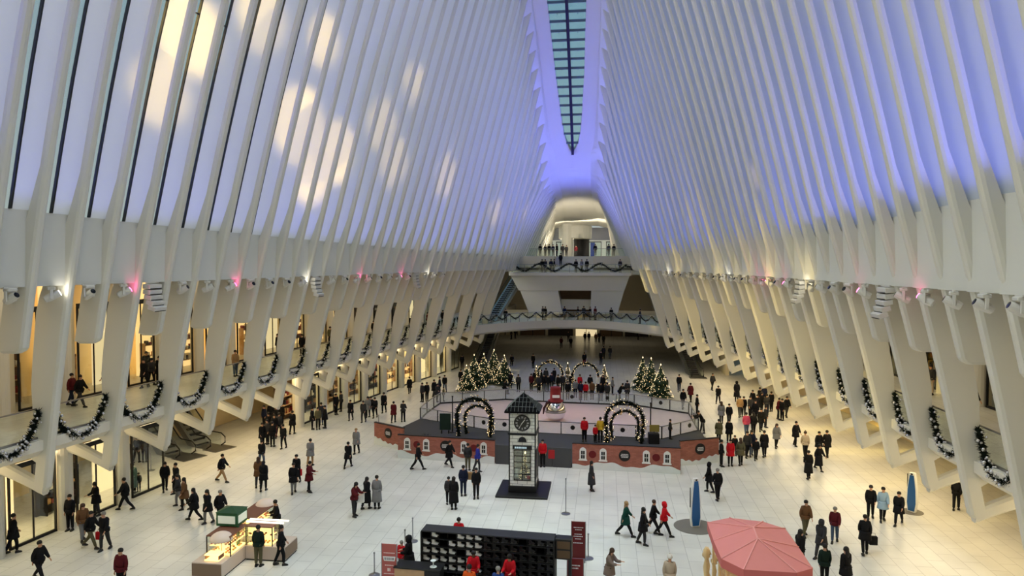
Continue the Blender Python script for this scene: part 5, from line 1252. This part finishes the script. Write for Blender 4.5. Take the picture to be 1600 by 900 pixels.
# right
p_(1258,838,'brown','olive','walkb',10); p_(1304,848,'maroon','denim','walkb',-20,'short','short','gray'); p_(1283,871,'charcoal','charcoal','walka',-40,'mid','short',hood=True); p_(1351,866,'black','black','walkb',170,'mid')
p_(1360,811,'black','black','walkb',-20); p_(1379,815,'lightblue','black','walkb',-10,'mid'); p_(1404,820,'black','black','walka',-30,'mid'); p_(1494,797,'black','black','walkb',150); p_(1287,0,'darkgreen','black','stand',180,pos=at_z(1288,916)); p_(1319,0,'black','black','stand',-150,'mid','long',pos=at_z(1321,924)); p_(1249,0,'black','black','walkb',120,'short','long',pos=at_z(1249,893))
p_(1263,748,'black','black','walkb',180,'long'); p_(1279,735,'black','black','walka',30,'long','long')
for a in [(1067,639,'black','gray','walkb',20),(1079,628,'maroon','black','walkb',200,'mid'),(1061,612,'black','navy','walkb',0),(1122,631,'black','black','walka',160),(1089,648,'black','black','stand',90),(1098,677,'black','charcoal','lean',-90),
  (1127,662,'gray','charcoal','walkb',180,'mid','long','brown'),(1139,664,'black','black','walkb',0),(1123,692,'olive','black','walkb',180,'mid'),(1139,692,'black','black','walkb',170,'mid'),(1127,729,'black','black','stand',90),(1141,728,'red','black','stand',0,'mid'),(1157,727,'olive','black','walkb',180,'mid','long','brown'),
  (1148,712,'black','charcoal','stand',0,'short','short','dark',False,0,.8),(1167,715,'charcoal','black','walkb',10),(1174,713,'navy','denim','walkb',0,'mid','long'),(1181,719,'black','black','walkb',0,'short','short','dark',False,0,.85),(1194,714,'black','black','walkb',180,'mid'),(1213,700,'gray','black','walkb',10,'mid','long','brown'),
  (1243,697,'black','black','walkb',30,'mid'),(1258,715,'beige','black','walkb',180,'short','hat','brown'),(1292,714,'black','black','walkb',190,'mid'),(1279,713,'black','black','walkb',20,'mid'),(1166,681,'pink','denim','walkb',180),(1177,681,'black','black','walkb',180,'short','long'),(1189,674,'black','black','walkb',0,'mid'),(1196,668,'charcoal','black','stand',90),
  (1156,652,'tan','charcoal','walkb',180),(1162,651,'black','black','stand',0),(1172,652,'charcoal','black','stand',30),(1183,648,'black','black','stand',0,'mid'),(1190,645,'black','black','stand',90),(1198,648,'charcoal','navy','stand',180),(1205,643,'black','black','stand',200),(1187,636,'black','black','stand',40),(1194,633,'navy','black','stand',180),(1176,640,'black','charcoal','stand',-40),
  (1180,659,'black','black','walkb',0,'mid'),(1216,655,'maroon','black','stand2',60),(1222,657,'black','black','stand',-60),(1151,627,'black','black','stand',0,'long','short','dark',True,0,1.1),(1040,617,'black','black','stand',180),(1113,610,'charcoal','black','walkb',30),(1229,652,'black','charcoal','walkb',20)]: p_(*a)
# left middle distance
for a in [(640,615,'black','charcoal','walka',200,'mid'),(667,627,'black','black','stand',40),(660,628,'charcoal','black','stand',-40),(678,621,'black','charcoal','walkb',60,'mid'),(687,617,'navy','black','stand',-80),(695,613,'black','denim','walkb',0),(693,627,'olive','black','stand',90,'short','short','dark',False,0,.75),(720,603,'black','black','stand',10),(722,577,'black','black','stand',200),(683,628,'charcoal','black','stand2',60,'mid'),
  (600,645,'black','black','walkb',0,'mid'),(615,660,'maroon','black','walkb',180,'mid'),(630,659,'charcoal','black','stand2',180),(568,660,'charcoal','charcoal','walkb',0),(575,652,'gray','black','walkb',10,'mid','long'),(586,653,'black','black','walkb',0),(580,651,'black','navy','walkb',-10),(548,657,'black','charcoal','walkb',0,'mid'),(525,648,'black','black','stand',60),(533,643,'charcoal','black','stand',-90),
  (488,671,'black','black','stand',100,'mid'),(497,671,'olive','black','stand',30),(508,669,'black','black','stand',-60,'mid'),(502,664,'charcoal','denim','stand',200),(457,678,'black','black','walkb',180,'mid'),(410,699,'black','black','stand',60,'mid'),(418,694,'charcoal','black','stand',-40),(426,698,'black','black','stand',180),(443,701,'black','black','walkb',0),(423,664,'black','charcoal','stand',30),(432,669,'black','black','stand',90),(413,668,'navy','black','stand',-30),
  (440,664,'black','black','stand',180,'mid'),(436,682,'charcoal','black','walkb',180),(420,681,'black','black','stand',-120,'mid'),(429,685,'black','maroon','stand',20),(300,668,'charcoal','black','stand',30)]: p_(*a)
# far floor
for a in [(877,544,'maroon','charcoal','walkb',0),(892,544,'black','black','walkb',180),(914,536,'black','black','stand',180),(920,536,'black','charcoal','stand',180),(888,534,'charcoal','black','stand',0),(936,535,'black','black','stand',40),(943,561,'navy','black','walkb',180),(953,561,'charcoal','denim','walkb',180),(939,570,'black','navy','walkb',0),(805,529,'black','black','stand',30),(799,530,'charcoal','black','stand',-60),(997,531,'black','black','stand',90),(943,540,'charcoal','black','walkb',0),(931,537,'brown','black','stand',0)]: p_(*a, where='far hall floor under the bridge')
bk = [(788,615,'black','charcoal','sit',60),(797,607,'black','black','lean',180),(810,612,'charcoal','black','stand',0),(830,611,'maroon','black','stand',30),(836,605,'black','navy','stand',180),(842,613,'charcoal','black','stand',0),(850,611,'black','black','stand',180),(856,612,'black','charcoal','stand',20),(862,609,'navy','black','stand',0),(866,600,'black','black','stand',40),(853,601,'charcoal','black','stand',180),
  (879,612,'charcoal','black','stand',0),(887,624,'black','black','stand',0),(893,611,'black','denim','stand',180),(899,621,'gray','navy','stand',0),(906,612,'red','black','stand',20),(907,625,'navy','maroon','stand',180),(915,625,'red','black','stand',0),(922,613,'black','white','stand',180),(925,624,'brown','black','stand',0),(934,613,'white','black','stand',40),(939,626,'black','navy','stand',0),(949,627,'charcoal','black','stand',180),(942,613,'black','black','stand',-30),(957,617,'gray','black','stand',90),(980,624,'charcoal','black','stand',180,'mid'),(968,627,'black','black','lean',60),(833,575,'black','black','stand',30),(800,571,'black','black','sit',0),(913,573,'black','maroon','stand',180),(872,613,'black','charcoal','stand',-50),(846,603,'black','black','stand',100)]
for a in bk: p_(*a, where='crowd behind the ice')
# landing, platform and bridge
for u, z, y, r, c in ((847,11.75,96.2,180,'black'),(852,11.75,96.5,20,'charcoal'),(861,11.75,96,180,'navy'),(866,11.75,96.6,90,'black'),(900,11.75,96,0,'black'),(909,11.75,96.4,40,'gray'),(917,11.75,96,180,'black'),(969,11.75,96,0,'charcoal'),(876,12.6,100.6,180,'black')):
    p_(u, 400, c, 'black', 'stand', r, z=z, pos=Vector((at_y(u, 400, y).x, y, z)), where='far landing')
for u, y, r, c in ((844,104,0,'black'),(852,106,30,'charcoal'),(858,103.5,180,'black'),(864,107,0,'navy'),(870,104,60,'black'),(879,106,0,'black'),(885,110,0,'charcoal'),(900,108,180,'maroon'),(930,104.5,0,'black'),(951,105,200,'charcoal'),(959,107,0,'black')):
    p_(u, 400, c, 'charcoal', 'stand', r, pos=Vector((at_y(u, 400, y).x, y, 14.0)), where='top platform')
for k, (u, c) in enumerate(((790,'black'),(848,'charcoal'),(852,'black'),(882,'navy'),(903,'black'),(912,'charcoal'),(922,'black'),(930,'maroon'),(955,'black'),(1000,'charcoal'))):
    X0 = at_y(u, 500, 91); t = (X0.x+3.85)/12.0; y = 83+10*max(0, math.cos(t*PI/2))**.9+1.0
    p_(u, 500, c, 'black', 'stand', (k*70) % 360, pos=Vector((at_y(u, 500, y).x, y, UP)), where='curved bridge at the back')
# galleries
ZG = UP+.02
for a in [(125,636,'black','charcoal','walka',90),(167,616,'black','black','walkb',-60,'mid'),(112,634,'maroon','navy','walkb',100),(66,616,'black','black','stand',120),(226,606,'black','black','walkb',0,'mid'),(237,602,'charcoal','black','walkb',180),(250,601,'black','black','walkb',0,'mid'),(262,588,'black','charcoal','walkb',30),(229,592,'black','black','stand',60),(268,597,'charcoal','navy','walkb',180),
  (368,588,'tan','denim','stand',60),(387,562,'black','black','stand',90),(434,555,'black','black','stand',-40),(442,552,'charcoal','black','stand',60),(472,556,'black','black','stand',0),(481,554,'maroon','black','walkb',180),(516,541,'olive','black','stand',40),(557,528,'black','black','stand',180),(584,528,'black','charcoal','stand',0),(591,526,'charcoal','black','stand',60),(643,518,'black','brown','stand',0),(668,512,'maroon','black','stand',90),(617,522,'black','black','walkb',0),(692,508,'black','black','stand',0)]:
    p_(*a, z=ZG, where='left upper walkway')
for a in [(1339,585,'yellow','black','stand',0),(1444,612,'black','black','stand',60),(1454,617,'charcoal','beige','stand',-60),(1519,655,'black','black','walkb',30),(1297,560,'black','maroon','stand',120),(1266,545,'charcoal','black','walkb',0),(1208,540,'black','black','stand',0),(1113,508,'black','black','stand',40)]:
    p_(*a, z=ZG, where='right upper walkway')

def zone(d):
    u, v = d['u'], d['v']
    if d['where']: return d['where']
    P = d['P']
    if P.x < -20 and P.y < 34: return 'near left shops'
    if P.x < -12 and P.y < 42: return 'left plaza'
    if P.x < -12 and P.y < 60: return 'far left shops'
    if P.x < -12: return 'left end of the ice'
    if P.y < 29.5 and P.x < 0: return 'skate stand'
    if P.x > 7 and P.y < 35: return 'right plaza'
    if P.x > 5 and P.y < 50: return 'right end of the brick facade'
    if P.x > 5: return 'far right shops'
    if P.y < 45: return 'open plaza near the clock tower'
    return 'rubber deck'
zones = {}
for d in PEOPLE:
    Q = d['P']-Vector((0, 0, EYE)); d['sx'] = (Q.dot(_R))/(Q.dot(_F)); zones.setdefault((zone(d), d['jc'], d['ps']), []).append(d)
prep = {'near left shops': 'near the left shops', 'left plaza': 'on the left of the plaza', 'far left shops': 'by the farther left shops', 'left end of the ice': 'left of the ice', 'skate stand': 'at the skate stand', 'right plaza': 'on the right of the plaza', 'right end of the brick facade': 'right of the brick facade', 'far right shops': 'by the farther right shops', 'open plaza near the clock tower': 'on the open plaza', 'rubber deck': 'on the dark deck',
        'far hall floor under the bridge': 'on the far floor under the bridge', 'crowd behind the ice': 'in the crowd behind the ice', 'far landing': 'on the far landing', 'top platform': 'on the top platform', 'curved bridge at the back': 'on the curved bridge', 'left upper walkway': 'on the left upper walkway', 'right upper walkway': 'on the right upper walkway'}
EYE_ME = MB(); EYE_ME.ball((-.028, -.082, 0), .009, 6, 4); EYE_ME.ball((.028, -.082, 0), .009, 6, 4); eye_me = EYE_ME.mesh('eyes', M_black)
for (zn, jc, ps), lst in zones.items():
    lst.sort(key=lambda d: d['sx'])
    for k, d in enumerate(lst):
        cw_ = {'short': 'jacket', 'mid': 'coat', 'long': 'long coat'}[d['coat']]; jn = {'darkgreen': 'dark green', 'lightblue': 'light blue'}.get(jc, jc)
        lab = 'person in %s %s %s %s' % (jn, cw_, words[ps], prep[zn])
        if len(lst) > 1: lab += ', ' + ('leftmost' if k == 0 else 'rightmost' if k == len(lst)-1 else ordinal(k+1) + ' from left') + ' such'
        pr = get((ps, d['coat'], d['hair'], d['hood']))
        o = empty('person', d['P'], math.radians(d['rz']), lab, 'person', 'visitors ' + prep[zn])
        s_ = d['h']*random.uniform(1.0, 1.06); o.scale = (s_, s_, s_)
        for nm, mt in (('body', M_skin2 if d['sk'] else M_skin), ('jacket', CM[jc]), ('trousers', CM[d['tc']]), ('shoe', M_black), ('shoe2', M_black), ('hair', HAIRC[d['hc']])):
            me = pr[nm]
            if not len(me.materials): me.materials.append(None)
            c = bpy.data.objects.new(nm.rstrip('2'), me); COL.objects.link(c); c.parent = o
            c.material_slots[0].link = 'OBJECT'; c.material_slots[0].material = mt
        if d['P'].y < 36 and not d['hood']: inst('eyes', eye_me, o, tuple(pr['J']['jaw']+Vector((0, .0, .062))))
# things people carry
def bag(label, P, col, w_=.34, h=.36, d=.14, z=.35, rz=0):
    o = empty('bag', P+Vector((0, 0, z)), rz, label, 'bag'); m = MB(); m.bevbox(-w_/2, -d/2, 0, w_/2, d/2, h, .02); m.build('bag_body', col, o)
    m = MB(); m.tube([(-w_*.25, 0, h-.01), (-w_*.2, 0, h+.14), (w_*.2, 0, h+.14), (w_*.25, 0, h-.01)], .008, 5); m.build('handle', M_dark, o); return o
bag('red carrier bag held by the man on the near left', at_z(155, 853)+Vector((.1, -.1, 0)), CM['red'])
bag('red carrier bag held by the person in the middle left distance', at_z(468, 752), CM['red'], .3, .4)
bag('white shopping bag held by the woman in the maroon jacket', at_z(562, 806), CM['white'], .5, .5, .16, .72)
bag('tan paper bag between the two people near the clock tower', at_z(733, 772), CM['tan'], .4, .42, .2, .85)
bag('black handbag held by the person in the black coat on the right plaza', at_z(1364, 862), CM['black'], .36, .4, .16, .32)
bag('white bag carried in the far right crowd', at_z(1241, 695), CM['white'], .3, .3, .14, .75)
